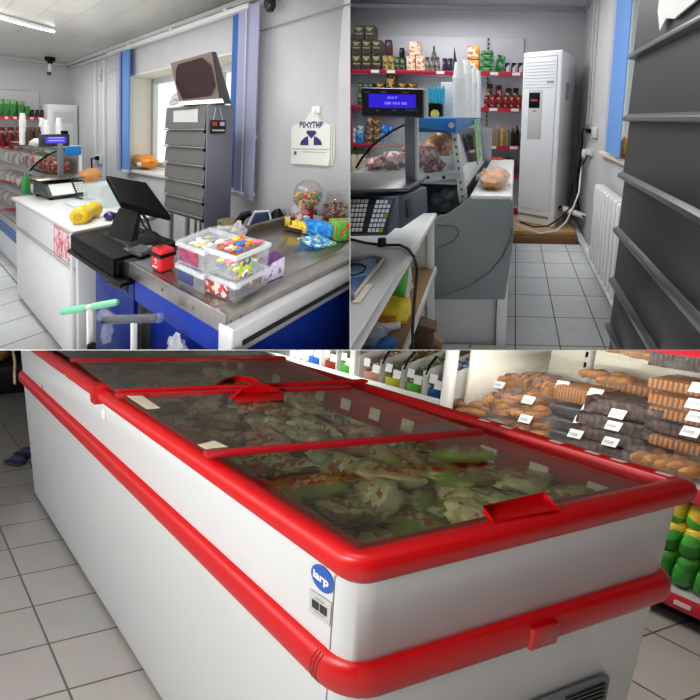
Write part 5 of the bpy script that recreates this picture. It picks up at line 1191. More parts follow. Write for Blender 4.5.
part(t, 'upper_body', sweep([(0, -.20), (0, -.04), (-.03, -.04), (-.03, -.20)], 0, FA, 0, FB, .035), FW)
band = part(t, 'waist_band', sweep([(-.005, -.262), (.008, -.262), (.017, -.252), (.020, -.236), (.018, -.216), (.009, -.201), (-.005, -.197)], 0, FA, 0, FB, .035), FR_)
rim = part(t, 'rim', sweep([(-.005, -.046), (.006, -.045), (.014, -.036), (.016, -.020), (.011, -.006), (0, 0), (-.016, 0), (-.021, -.005), (-.023, -.018), (-.05, -.020), (-.05, -.046)], 0, FA, 0, FB, .02), FR_)
part(t, 'inner_wall', sweep([(-.05, -.046), (-.05, -.105), (-.046, -.105), (-.046, -.046)], 0, FA, 0, FB, .01), mat('inner_red', (150, 34, 36), .35))
part(t, 'inner_liner', sweep([(-.05, -.105), (-.05, -.55), (-.045, -.55), (-.045, -.105)], 0, FA, 0, FB, .01), mat('liner', (206, 206, 200), .4))
part(t, 'inner_floor', MB().box(.04, FA - .04, .04, FB - .04, -.56, -.54), mat('liner', (206, 206, 200), .4))
part(t, 'body_seam', MB().box(.036, .0375, -.0015, .0, -.195, -.05), mat('seam_grey', (130, 132, 134), .5))
part(t, 'body_seam', MB().box(.036, .0375, -.0015, .0, FZ + .01, -.27), mat('seam_grey', (130, 132, 134), .5))
m = MB()
for k in range(3): m.tube([(.034 + .006 * k, -.009, -.2615), (.036 + .006 * k, -.0172, -.252), (.037 + .006 * k, -.0202, -.236), (.037 + .006 * k, -.0182, -.216), (.037 + .006 * k, -.0095, -.2015)], .0009, 6)
part(band, 'joint_grooves', m, mat('groove_dark_red', (90, 8, 12), .5))
part(band, 'end_clip', MB().box(-.024, -.017, .285, .335, -.256, -.212), mat('clip_red', (176, 20, 30), .3), .002)
m = MB(); m.lathe((.958, -.002, -.074), [(.011, -.004), (.013, 0)], 16, 1)
part(t, 'lock_button', MB().blob((.945, -.003, -.085), (.010, .005, .019), 1, 0, 16, 8), WHITEP)
part(t, 'red_catch', MB().box(.95, .985, -.024, .02, -.052, .012), FR_, .003)
part(t, 'rim_screw', MB().lathe((1.23, -.021, -.024), [(.004, -.003), (.004, 0)], 10, 1), mat('pink_plug', (226, 150, 150), .4))
# badges
def fv(x, y, o=.0015):
    v = R.on(x, y, 1, 0); v.y = -o; return v
c = fv(323.5, 578.5)
pts = []
for k in range(28):
    a_ = 2 * math.pi * k / 28; pts.append((c.x +   .0228 * math.cos(a_), -.001, c.z + .0228 * math.sin(a_)))
bd = part(t, 'round_badge', MB().prism(pts, (0, -.0015, 0)), mat('badge_blue', (24, 78, 160), .4))
writing(bd, 'iarp', (c.x + .002, -.003, c.z), (-1, 0, 0), (0, 0, 1), .021, mat('badge_white', (226, 230, 236), .4), bold=.03)
q0 = [fv(311, 588.5), fv(333, 603), fv(331, 626), fv(310.5, 611)]
st = part(t, 'barcode_sticker', MB().prism(q0, (0, -.001, 0)), mat('sticker_grey', (176, 178, 178), .5))
m = MB(); rn = random.Random(2); x = .06
def qs(u, v, o=.003):
    p = lerp(lerp(q0[0], q0[1], u), lerp(q0[3], q0[2], u), v); p.y = -o; return p
u = .16
while u < .85:
    w_ = rn.uniform(.012, .03)
    if not .48 < u < .53: m.prism([qs(u, .32), qs(u + w_, .32), qs(u + w_, .68), qs(u, .68)], (0, -.0004, 0))
    u += w_ + rn.uniform(.008, .02)
part(st, 'barcode', m, mat('ink', (50, 52, 54), .5))
writing(st, 'LF33-108', qs(.5, .2), q0[1] - q0[0], (0, 0, 1), .0048, mat('ink', (50, 52, 54), .5))
writing(st, '0108 33 22', qs(.5, .8), q0[1] - q0[0], (0, 0, 1), .0048, mat('ink', (50, 52, 54), .5))
part(t, 'rust_mark', MB().prism([fv(335.5, 569.5), fv(338, 571), fv(337.5, 577), fv(335.5, 575)], (0, -.0006, 0)), mat('rust', (190, 160, 110), .7))
# vent grille at the near end
gv = lambda x, y, o=.002: (lambda v: Vector((-o, v.y, v.z)))(R.on(x, y, 0, 0))
fr = part(t, 'vent_frame', MB().prism([gv(*p) for p in ((530, 700), (597, 674), (604, 673), (605.5, 676), (601, 702), (600, 720), (520, 745), (516, 708))], (-.006, 0, 0)), mat('vent_grey', (100, 102, 104), .5), .002)
m = MB()
for k in range(9):
    m.prism([gv(560 - k * 3, 694 + k * 4.4, .009), gv(599 - k * .6, 679 + k * 4.4, .009), gv(598.8 - k * .6, 681 + k * 4.4, .009), gv(560 - k * 3, 696 + k * 4.4, .009)], (-.003, 0, 0))
part(fr, 'vent_slats', m, mat('vent_black', (28, 28, 30), .5))
# glass lids. every lid: pane, red end bar(s), handle
w0, w1_ = -.016, .012
def bar(p, q_, wdt, h, mm, par, name='end_bar'):
    p, q_ = Vector(p), Vector(q_); s = Vector((wdt, 0, 0)); return part(par, name, MB().prism([p, q_, q_ + s, p + s], (0, 0, h)), mm, .0025)
RB_ = mat('bar_red', (160, 18, 28), .3)
LP = [(R.on(368, 550, 2, w0), R.on(674, 489, 2, w0))]
B1a, B1b = R.on(203, 456, 2, w1_), R.on(481, 433, 2, w1_)
B2a, B2b = R.on(102, 398, 2, w1_), R.on(350, 388, 2, w1_)
B3a, B3b = R.on(74, 361, 2, w1_), R.on(335, 354, 2, w1_)
va, vb = .022, FB - .022
ld = part(t, 'glass_lid', MB().box(.022, .42, va, vb, w0 - .002, w0 + .002), glass('lid_glass', (244, 248, 240), .05), label='nearest sliding glass lid')
H1 = [R.on(x, y, 2, z) for x, y, z in ((493, 523, .0), (560, 512, .0), (543, 499, .0), (482, 513, .0))]
hn = part(ld, 'scoop_handle', MB().add([H1[0], H1[1], H1[2], H1[3], H1[0] + Vector((0, 0, .004)), H1[1] + Vector((0, 0, .003)), H1[2] + Vector((0, 0, .014)), H1[3] + Vector((0, 0, .014))], [(3, 2, 1, 0), (0, 1, 5, 4), (1, 2, 6, 5), (2, 3, 7, 6), (3, 0, 4, 7)]).add([H1[0] + Vector((.003, 0, .002)), H1[1] + Vector((.003, 0, .002)), H1[2] + Vector((0, 0, .003)), H1[3] + Vector((0, 0, .003))], [(0, 1, 2, 3)]), FR_, .0008)
LG = glass('lid_glass', (244, 248, 240), .05)
def lid(pa, pb, qa, qb_, lab):
    pa, pb, qa, qb_ = [Vector((p.x, min(max(p.y, .0), FB - .02), w1_)) for p in (pa, pb, qa, qb_)]
    l = part(t, 'glass_lid', MB().prism([pa, pb, qb_, qa], (0, 0, .004)), LG, label=lab)
    bar(pa + Vector((-.008, -.01, -.004)), pb + Vector((-.008, 0, -.004)), .016, .014, RB_, l)
    return l
l2 = lid(B1a, B1b, B2a, B2b, 'middle sliding glass lid')
l3 = lid(B2a, B2b, B3a, B3b, 'third sliding glass lid')
l4 = lid(B3a, B3b, Vector((FA - .03, 0, 0)), Vector((FA - .03, FB, 0)), 'farthest sliding glass lid')
bar(Vector((B2a.x + .012, -.0, w1_ + .004)), Vector((B2b.x + .012, FB - .03, w1_ + .004)), .018, .01, FR_, l3, 'top_bar')
def scoop(par, pts, h0, h1):
    P = [R.on(x, y, 2, w1_ + .006) for x, y in pts]; n = len(P); up = [p + Vector((0, 0, h0 + (h1 - h0) * math.sin(math.pi * i / (n - 1)))) for i, p in enumerate(P)]
    th = Vector((.012, 0, 0)); m = MB()
    for i in range(n - 1): m.hexa([P[i], P[i + 1], P[i + 1] + th, P[i] + th, up[i], up[i + 1], up[i + 1] + th, up[i] + th])
    return part(par, 'scoop_handle', m, FR_)
scoop(l2, [(232, 400), (244, 395), (256, 393), (270, 392), (283, 392)], .002, .028)
scoop(l3, [(214, 388), (226, 384), (240, 382), (254, 383), (268, 388)], .004, .02)
part(l2, 'handle_tray', MB().prism([R.on(x, y, 2, w1_ + .005) for x, y in ((230, 396), (237, 402), (284, 400), (284, 393))], (0, 0, .004)), FR_, .001)
part(l3, 'handle_tray', MB().prism([R.on(x, y, 2, w1_ + .005) for x, y in ((214, 388), (222, 392), (270, 390), (264, 384))], (0, 0, .004)), FR_, .001)
# paper labels stuck on panes and on the inner wall
for k, pts in enumerate((((127, 396), (142, 396), (160, 408), (147, 409)), ((198, 445), (214, 441), (228, 447), (206, 449)))):
    part(l2, 'paper_strip', MB().prism([R.on(x, y, 2, w1_ + .0045) for x, y in pts], (0, 0, .001)), mat('strip_cream', (226, 222, 196), .6))
m = [(.08 + .105 * k) for k in range(15)]
for k, a in enumerate(m):
    if k in (3, 10): continue
    part(t, 'price_card', MB().prism([(a, FB - .052, -.045), (a + .035, FB - .052, -.045), (a + .035, FB - .056, -.08), (a, FB - .056, -.08)], (0, -.001, 0)), mat('card_white', (226, 220, 214), .6))
for k, (x, y) in enumerate(((480, 421), (506, 427), (560, 441), (595, 452), (620, 460), (655, 476))):
    v = R.on(x, y, 2, .001); part(t, 'rim_tag', MB().rbox((v.x, FB - .014, .0005), (.022, .009, .001)), mat('card_white', (226, 220, 214), .6))
# wire baskets
WIRE = mat('white_wire', (226, 226, 220), .35)
def basket(a0, a1, b0, b1, z0, z1, lab):
    b = thing('wire_basket', lab, 'basket', ((a0 + a1) / 2, (b0 + b1) / 2, z0))
    m = MB(); m.tube([(a0, b0, z1), (a1, b0, z1), (a1, b1, z1), (a0, b1, z1), (a0, b0, z1)], .0035, 6)
    part(b, 'top_wire', m, WIRE)
    m = MB(); m.tube([(a0, b0, z0), (a1, b0, z0), (a1, b1, z0), (a0, b1, z0), (a0, b0, z0)], .003, 6)
    part(b, 'bottom_wire', m, WIRE)
    m = MB()
    for s in range(1, 10):
        y = b0 + (b1 - b0) * s / 10
        m.tube([(a0, y, z1), (a0, y, z0)], .0014, 5); m.tube([(a1, y, z1), (a1, y, z0)], .0014, 5); m.tube([(a0, y, z0), (a1, y, z0)], .0014, 5)
    for s in range(1, 6):
        x = a0 + (a1 - a0) * s / 6
        m.tube([(x, b0, z1), (x, b0, z0)], .0014, 5); m.tube([(x, b1, z1), (x, b1, z0)], .0014, 5)
    for x, y in ((a0, b0), (a1, b0), (a1, b1), (a0, b1)): m.tube([(x, y, z1), (x, y, z0)], .003, 6)
    part(b, 'side_mesh', m, WIRE)
for k, (a0, a1) in enumerate(((.06, .24), (.26, .46), (.48, .74), (.76, 1.04), (1.08, 1.4))):
    for j, (b0, b1, nm) in enumerate(((.07, .29, 'front'), (.31, .54, 'back'))):
        basket(a0, a1, b0, b1, -.30, -.13, 'white wire basket in the freezer, %s row, %s from the near end' % (nm, NTH[k]))
solo('basket_base', 'pile of packages under the wire baskets', 'packages', MB().box(.06, 1.98, .06, .54, -.535, -.31), mat('dim_goods', (120, 116, 96), .7, var=.3, scale=10), kind='stuff')
GRNB = [multi('veg_bag_a', [(134, 146, 66), (150, 158, 84), (120, 134, 58), (168, 170, 110)], 39), multi('veg_bag_b', [(182, 176, 136), (170, 166, 120), (206, 198, 166), (190, 182, 146)], 39), multi('dumpling_bag', [(216, 200, 150), (226, 216, 180), (190, 176, 120), (150, 170, 70)], 57), mat('leaf_green_bag', (140, 158, 60), .35, bump=.3, scale=14)]
BEIG = [multi('frozen_beige', [(186, 170, 140), (206, 194, 168), (150, 128, 100), (222, 216, 200)], 52), multi('frozen_brown', [(110, 78, 58), (150, 116, 88), (176, 160, 140), (90, 66, 50)], 52), multi('frozen_grey', [(166, 166, 150), (196, 196, 182), (136, 140, 122), (216, 214, 204)], 52), multi('frozen_pink', [(196, 146, 130), (216, 196, 180), (170, 110, 96), (222, 216, 206)], 52)]
for _m in GRNB + BEIG:
    _nt = _m.node_tree; _b = _nt.nodes['Principled BSDF']
    if not _b.inputs['Normal'].is_linked:
        _t = _nt.nodes.new('ShaderNodeTexNoise'); _t.inputs['Scale'].default_value = 38; _c = _nt.nodes.new('ShaderNodeTexCoord'); _p = _nt.nodes.new('ShaderNodeBump')
        _p.inputs['Strength'].default_value = .7; _p.inputs['Distance'].default_value = .006
        _nt.links.new(_c.outputs['Object'], _t.inputs['Vector']); _nt.links.new(_t.outputs['Fac'], _p.inputs['Height']); _nt.links.new(_p.outputs['Normal'], _b.inputs['Normal'])
rn = random.Random(12)
def fbag(a, b, z, mats, k, lab, grp, big=1.0, film_=False):
    s = rn.uniform(.85, 1.2) * big; an = rn.uniform(0, 3.1); tl = rn.uniform(-.45, .45)
    m = MB().blob((0, 0, 0), (.058 * s, .038 * s, .015 * s), k * 1.3, .18, 18, 10, .75)
    for fi, f in enumerate(m.f):
        cx = sum(m.v[i][0] for i in f) / len(f); cy = sum(m.v[i][1] for i in f) / len(f); cz = sum(m.v[i][2] for i in f) / len(f)
        if cz > 0 and abs(cx) < .030 * s and abs(cy) < .016 * s: m.m[fi] = 1
    ca, sa = math.cos(an), math.sin(an)
    m.v = [(a + x * ca - y * sa, b + x * sa + y * ca, z + q_ + tl * x) for x, y, q_ in m.v]
    o = solo('frozen_bag', lab, 'frozen food', m, [mats, rn.choice(LABS)], grp)
LABS = [multi('label_cream', [(216, 206, 176), (226, 220, 200), (176, 90, 60), (206, 196, 160)], 90), multi('label_green', [(120, 150, 50), (206, 206, 170), (90, 120, 40), (226, 220, 190)], 90), multi('label_redband', [(196, 176, 150), (170, 70, 50), (216, 206, 186), (150, 120, 90)], 80)]
colw = ['nearest column', 'second column', 'third column', 'fourth column', 'fifth column']
k = 0
for i in range(4):
    for j in range(6):
        for l in range(2):
            a, b = .125 + i * .068 + rn.uniform(-.01, .02), .105 + j * .08 + rn.uniform(-.02, .02)
            if l == 1 and rn.random() < .25: continue
            fbag(a, b, -.17 + .045 * l + rn.uniform(0, .03) + .006 * j, GRNB[(i * 5 + j * 3 + l) % 4], k, 'green and cream bag of frozen vegetables under the nearest lid', 'frozen vegetable bags under the nearest lid', 1.1); k += 1
for i in range(13):
    for j in range(6):
        a, b = .39 + i * .08 + rn.uniform(-.02, .02), .11 + j * .078 + rn.uniform(-.02, .02)
        fbag(a, b, -.16 + .006 * j + rn.uniform(0, .045), BEIG[(i * 3 + j * 5 + (j > 3)) % 4] if rn.random() < .93 else GRNB[1], k, 'beige or brown frozen pack under the middle lids', 'frozen packs under the middle lids', 1.15); k += 1
for i in range(5):
    for j in range(5):
        fbag(1.43 + i * .11, .10 + j * .1, -.2 + rn.uniform(0, .05), BEIG[(i + j * 2) % 4], k, 'dim frozen pack under the farthest lid', 'frozen packs under the farthest lid', 1.5); k += 1
c = R.on(445, 505, 2, -.11)
solo('frozen_bag', 'big pale bag of frozen dumplings right under the nearest scoop handle', 'frozen food', MB().blob((c.x, c.y, -.14), (.07, .055, .022), 77, .15, 16, 9, .8), GRNB[2])
c = R.on(425, 524, 2, -.10)
solo('frozen_bag', 'plain leaf-green bag near the front corner of the freezer', 'frozen food', MB().blob((c.x, c.y, -.13), (.07, .04, .015), 78, .2, 16, 9, .8), GRNB[3])

# ---------------- slippers, far rack
for k, (x, y) in enumerate(((14.5, 464), (24, 456))):
    c = R.on(x, y, 2, FZ)
    t2 = thing('slipper', ['navy slipper with a small yellow print, nearer one of the pair', 'navy slipper mostly hidden behind the other one'][k], 'slipper', c)
    part(t2, 'sole', MB().blob((c.x, c.y, FZ + .012), (.036, .06, .012), k, .02, 16, 6, .8, .9), mat('sole_navy', (30, 30, 52), .6))
    part(t2, 'upper', MB().blob((c.x, c.y + .02, FZ + .03), (.034, .045, .025), k + 2, .05, 16, 8, 1, .9), mat('navy_felt', (42, 42, 78), .8))
    if k == 0: part(t2, 'print', MB().blob((c.x - .028, c.y + .025, FZ + .035), (.008, .014, .01), 3, .0), mat('print_yellow', (150, 130, 60), .6))
t = thing('low_rack', 'black low rack with loaves beyond the far end of the freezer', 'rack', (4.2, .3, FZ))
part(t, 'base', MB().box(3.95, 4.6, -.6, .8, FZ, FZ + .22), mat('rack_black', (24, 22, 24), .5), .006)
part(t, 'top_board', MB().box(3.93, 4.6, -.6, .8, FZ + .22, FZ + .25), mat('rack_brown', (60, 40, 34), .5))
part(t, 'back', MB().box(4.55, 4.62, -.6, .8, FZ + .25, .2), mat('rack_black', (24, 22, 24), .5))
for k, x in enumerate((3, 11)):
    c = R.on(x, 371, 2, FZ + .30)
    solo('loaf', 'golden loaf on the black low rack, ' + ['left', 'right'][k], 'bread', MB().blob((4.2, c.y, FZ + .33), (.12, .10, .08), k, .15), mat('loaf_gold', (196, 140, 80), .6, var=.3))
solo('rack_cord', 'pale cord hanging beside the end of the freezer', 'cord', MB().tube([(2.4, .03, -.12), (2.3, .02, -.22), (2.22, .0, -.26), (2.18, -.01, -.31)], .006), mat('cord_pale', (170, 150, 130), .6))

# ---------------- shelving behind: sweets bins at the left, bread at the right
SV = 1.40; BK = 1.86
CWH = mat('panel_cream', (226, 222, 206), .6)
t = thing('bread_shelving', 'white gondola shelving with crimson price strips loaded with bread', 'shelf', (.7, 1.5, FZ))
part(t, 'back_panel', MB().box(-.5, 1.26, BK, BK + .02, FZ, .5), CWH)
for w_, d0 in ((-.385, SV), (.08, 1.5)):
    sh = part(t, 'shelf', MB().box(-.5, 1.225, d0, BK, w_ - .018, w_), mat('shelf_pale', (200, 200, 202), .4))
    part(sh, 'price_strip', MB().box(-.5, 1.225, d0 - .012, d0, w_ - .045, w_ + .004), mat('strip_crimson', (196, 34, 56), .35), .002)
m = MB()
st_ = kids(t)
for a in (.42, .60, .8, 1.0):
    part(kids(t)[1], 'price_card', MB().box(a, a + .05, SV - .015, SV - .012, -.425, -.392), mat('card_white', (226, 220, 214), .6))
part(t, 'base_shelf', MB().box(-.5, 1.225, SV, BK, -.80, -.785), mat('shelf_pale', (200, 200, 202), .4))
bs = part(t, 'base_strip', MB().box(-.5, 1.225, SV - .014, SV, -.83, -.78), mat('strip_crimson', (196, 34, 56), .35), .003)
part(bs, 'price_card', MB().box(.32, .36, SV - .018, SV - .014, -.81, -.795), mat('card_white', (226, 220, 214), .6))
part(t, 'plinth', MB().box(-.45, 1.2, SV + .06, BK, FZ, -.80), mat('plinth_dark', (26, 24, 26), .6))
part(t, 'upright', MB().box(1.02, 1.04, BK - .03, BK, FZ, .5), mat('upright_white', (214, 214, 210), .4))
m = MB()
for k in range(12): m.box(1.026, 1.034, BK - .033, BK - .03, -.36 + k * .05, -.335 + k * .05)
part(t, 'upright_slots', m, BLACK)
part(t, 'end_panel', MB().box(1.19, 1.205, SV + .06, BK, -.385, .3), mat('end_cream', (214, 212, 200), .5))
# bread
BROWN = multi('rusk_mix', [(140, 86, 42), (112, 64, 30), (166, 114, 64), (86, 50, 26)], 60, .5)
BISC = mat('biscuit', (170, 112, 56), .5, var=.2); DARKB = multi('rye_dark', [(52, 36, 32), (66, 46, 40), (40, 28, 26), (84, 62, 52)], 70, .45); BLK = multi('black_rye', [(24, 20, 22), (34, 28, 30), (18, 15, 16), (70, 66, 66)], 60, .35); GOLD = mat('gold_roll', (176, 118, 50), .5, var=.3, scale=14)
BF = film('bread_film', (226, 226, 226), .06, .2)
TAG = mat('tag_white', (226, 228, 230), .6)
def bsz(v): return R.px(v) if 0 else (R.O + R.M @ v - CAM).y
def bread(x, y, wx, hy, kind, lab, tagp=None, v=1.5, name='bread_bag', dep=.07):
    if kind in ('mix', 'slices'): hy *= 1.3; wx *= 1.12; y -= 1.5
    c = R.on(x, y, 1, v); Y = bsz(c); rw_, rh = wx / 2 / 400 * Y * 1.05, hy / 2 / 400 * Y
    t = thing(name, lab, 'bread', (c.x, v, c.z - rh))
    rn_ = random.Random(int(x * 7 + y))
    if kind == 'slices':
        for i in range(7):
            s = -1 + 2 * (i + .5) / 7
            part(t, 'slice', MB().blob((c.x - s * rw_ * .8, v + .01 * rn_.uniform(-1, 1), c.z - rh * .1), (rw_ * .13, dep * .8, rh * .82), i, .1, 10, 7, .8, .35), (BROWN, GOLD)[i % 2])
    elif kind == 'mix':
        for i in range(24):
            part(t, 'rusk', MB().blob((c.x + rn_.uniform(-.75, .75) * rw_, v + rn_.uniform(-.6, .5) * dep, c.z + rn_.uniform(-.7, .75) * rh), (rw_ * .3, dep * .4, rh * .32), i, .15, 8, 6, .8, rn_.uniform(0, 3)), (BROWN, GOLD, BISC)[i % 3])
    elif kind == 'biscuit':
        n = 13
        for i in range(n):
            s = -1 + 2 * (i + .5) / n
            part(t, 'biscuit', MB().box(c.x - s * rw_ * .95 - rw_ * .05, c.x - s * rw_ * .95 + rw_ * .05, v - dep * .85, v + dep * .85, c.z - rh * .8, c.z + rh * .78), BISC, .002)
    elif kind == 'dark':
        for i in range(11):
            s = -1 + 2 * (i + .5) / 11
            part(t, 'slice', MB().box(c.x - s * rw_ * .95 - rw_ * .075, c.x - s * rw_ * .95 + rw_ * .075, v - dep * .9, v + dep * .9, c.z - rh * .95, c.z + rh * .93), DARKB, .003)
    elif kind == 'black':
        part(t, 'loaf', MB().blob((c.x, v, c.z), (rw_ * .95, dep * .95, rh * .95), int(x), .05, 18, 10, .4), BLK)
    elif kind == 'rolls':
        for i in range(9):
            part(t, 'roll', MB().blob((c.x - (-1 + 2 * (i // 2 + .5) / 5) * rw_ * .8, v + (-.4 + .8 * (i % 2)) * dep, c.z + rn_.uniform(-.3, .2) * rh), (rw_ * .22, dep * .45, rh * .6), i, .1, 10, 7, 1, .4), GOLD)
    part(t, 'film', MB().blob((c.x, v, c.z), (rw_ * 1.04, dep * 1.08, rh * 1.06), int(y), .10, 22, 13, .42), BF)
    for (tx, ty) in (tagp or []):
        p = R.on(tx, ty, 1, v - dep * 1.2); s = .021
        part(t, 'price_tag', MB().prism([(p.x + s, p.y, p.z - s * .8), (p.x - s, p.y, p.z - s * .7), (p.x - s * 1.05, p.y + .012, p.z + s * .8), (p.x + s, p.y + .012, p.z + s * .7)], (0, -.001, 0)), TAG)
        part(t, 'tag_print', MB().prism([(p.x + s * .7, p.y - .001, p.z - s * .2), (p.x - s * .5, p.y - .001, p.z - s * .15), (p.x - s * .5, p.y - .001 + .004, p.z + s * .3), (p.x + s * .7, p.y - .001 + .004, p.z + s * .25)], (0, -.0012, 0)), mat('tag_ink', (176, 182, 186), .6))
    return t
bread(473, 391, 33, 26, 'slices', 'bag of sliced brown rusks leaning at the left end of the bread shelf', v=1.58)
bread(469, 409, 40, 13, 'mix', 'flat bag of rusks lying at the left end of the bread shelf', v=1.47)
bread(508, 385, 30, 24, 'mix', 'rusk bag with a white price tag behind the left group', [(498, 385)], v=1.66)
bread(500, 409, 26, 24, 'mix', 'small rusk bag beside the flat one on the bread shelf', v=1.50)
bread(539, 385, 26, 22, 'slices', 'glossy brown slice bag at the back of the bread shelf', v=1.68)
bread(534, 404, 38, 20, 'mix', 'rusk bag with price tag on top of another tagged one', [(527, 400)], v=1.54)
bread(531, 423, 46, 20, 'mix', 'rusk bag with price tag at the shelf edge, under another tagged one', [(524, 419)], v=1.48)
bread(560, 395, 24, 30, 'slices', 'upright brown rusk bag beside the black loaves', [(561, 385)], v=1.62)
bread(612, 377, 48, 17, 'rolls', 'golden roll bag lying on top of the biscuit packs', v=1.68)
bread(646, 390, 58, 18, 'biscuit', 'long pack of golden biscuits behind the dark loaf stack', v=1.70)
bread(586, 394, 36, 20, 'biscuit', 'biscuit pack with a white tag on top of the black loaves', [(594, 393)], v=1.56)
bread(580, 410, 36, 14, 'black', 'black loaf pack with tag, topmost of three', [(587, 410)], v=1.54)
bread(578, 422, 36, 13, 'black', 'black loaf pack with tag, middle of three', [(580, 420)], v=1.53)
bread(577, 435, 36, 13, 'black', 'black loaf pack with tag, lowest of three', [(574, 434)], v=1.50)
for k, (x, y) in enumerate(((636, 408), (626, 422), (624, 435), (621, 449))):
    bread(x, y, 62 if k else 64, 15 if k else 19, 'dark', 'dark brown rye pack in the big stack, %s from the top' % NTH[k], [(616, 414)] if k == 0 else [(612, 426)] if k == 1 else [(609, 442)] if k == 3 else None, v=1.50, dep=.075)
for k, (y, kd) in enumerate(((386, 'biscuit'), (402, 'biscuit'), (415, 'biscuit'), (429, 'dark'), (444, 'biscuit'))):
    bread(695, y, 54, 14, kd, ('dark' if kd == 'dark' else 'golden') + ' biscuit pack in the right-hand stack, %s from the top' % NTH[k], [((698, 388), (694, 404), (695, 417), (689, 432), (720, 440))[k]], v=1.50)
bread(672, 462, 58, 25, 'rolls', 'bag of golden rolls at the shelf edge below the right-hand stack', v=1.46)
# upper shelf
for k, (x, y, kd) in enumerate(((628, 349, 'rolls'), (660, 355, 'rolls'), (690, 360, 'dark'))):
    bread(x, y, 44, 18, kd, ['golden roll bag at the left of the upper bread shelf', 'golden roll bag in the middle of the upper bread shelf', 'dark bag at the right end of the upper bread shelf'][k], v=1.6)
solo('film_bag', 'clear empty film bag drooping from the upper bread shelf', 'bag', MB().blob(R.on(686, 366, 1, 1.52), (.05, .03, .05), 5, .35), BF)
# snack bags on the base shelf
VG = multi('snack_green', [(50, 150, 50), (70, 170, 60), (40, 120, 40), (226, 200, 60)], 12); VY = multi('snack_yellow', [(226, 180, 40), (230, 200, 70), (70, 150, 50), (206, 140, 40)], 12)
for r_ in range(3):
    for c_ in range(5):
        a = .44 - c_ * .055
        t2 = thing('snack_bag', 'green and yellow snack bag on the base shelf, %s row up, %s from freezer' % (NTH[r_], NTH[c_]), 'snack', (a, 1.5, -.78), 'snack bags on the base shelf')
        z = -.725 + r_ * .115
        part(t2, 'green_half', MB().blob((a, 1.47, z), (.026, .05, .055), c_ + r_ * 9, .08, 12, 8, .7), VG)
        part(t2, 'yellow_half', MB().blob((a, 1.475, z + .04), (.027, .045, .026), c_ + r_ * 5, .08, 12, 8, .7), VY)

# sweets bins
t = thing('sweets_gondola', 'white wire-fronted gondola with slanted sweets bins', 'shelf', (1.9, 1.5, FZ))
LW = -.345
part(t, 'shelf_board', MB().box(1.25, 3.2, SV, BK, LW - .02, LW), WHITEP)
part(t, 'front_lip', MB().box(1.25, 3.2, SV - .016, SV, LW - .035, LW + .022), WHITEP, .003)
part(t, 'lower_board', MB().box(1.25, 3.2, SV, BK, -.62, -.60), WHITEP)
part(t, 'back_panel', MB().box(1.26, 3.2, BK, BK + .02, FZ, .5), mat('bin_back', (150, 130, 110), .6))
part(t, 'round_post', MB().tube([(1.238, SV + .01, FZ), (1.238, SV + .01, .4)], .0235, 14), WHITEP)
part(t, 'slim_post', MB().box(1.75, 1.785, SV - .01, SV + .02, FZ, .4), WHITEP, .003)
m = [(422.5, 441), (401, 420), (380, 399), (359, 378), (337, 351), (321, 335), (305, 319), (291, 303)]
CAND = [('blue', [(40, 90, 160), (90, 140, 196), (200, 214, 226), (30, 60, 120)]), ('green', [(90, 180, 60), (120, 140, 90), (176, 170, 140), (60, 110, 50)]), ('yellow-green', [(196, 190, 60), (100, 130, 60), (120, 84, 60), (170, 160, 110)]), ('pink-brown', [(200, 150, 140), (150, 96, 84), (214, 190, 180), (120, 70, 60)]), ('lime green', [(80, 190, 60), (130, 210, 90), (200, 220, 180), (50, 130, 50)]), ('red-brown', [(150, 60, 50), (190, 110, 90), (120, 70, 50), (206, 170, 150)]), ('blue and white', [(50, 110, 200), (200, 210, 224), (90, 150, 220), (40, 80, 170)]), ('pale', [(206, 206, 200), (180, 170, 160), (150, 140, 130), (220, 220, 216)])]
rn = random.Random(9)
yl = lambda x: 404 - (441 - x) * .372
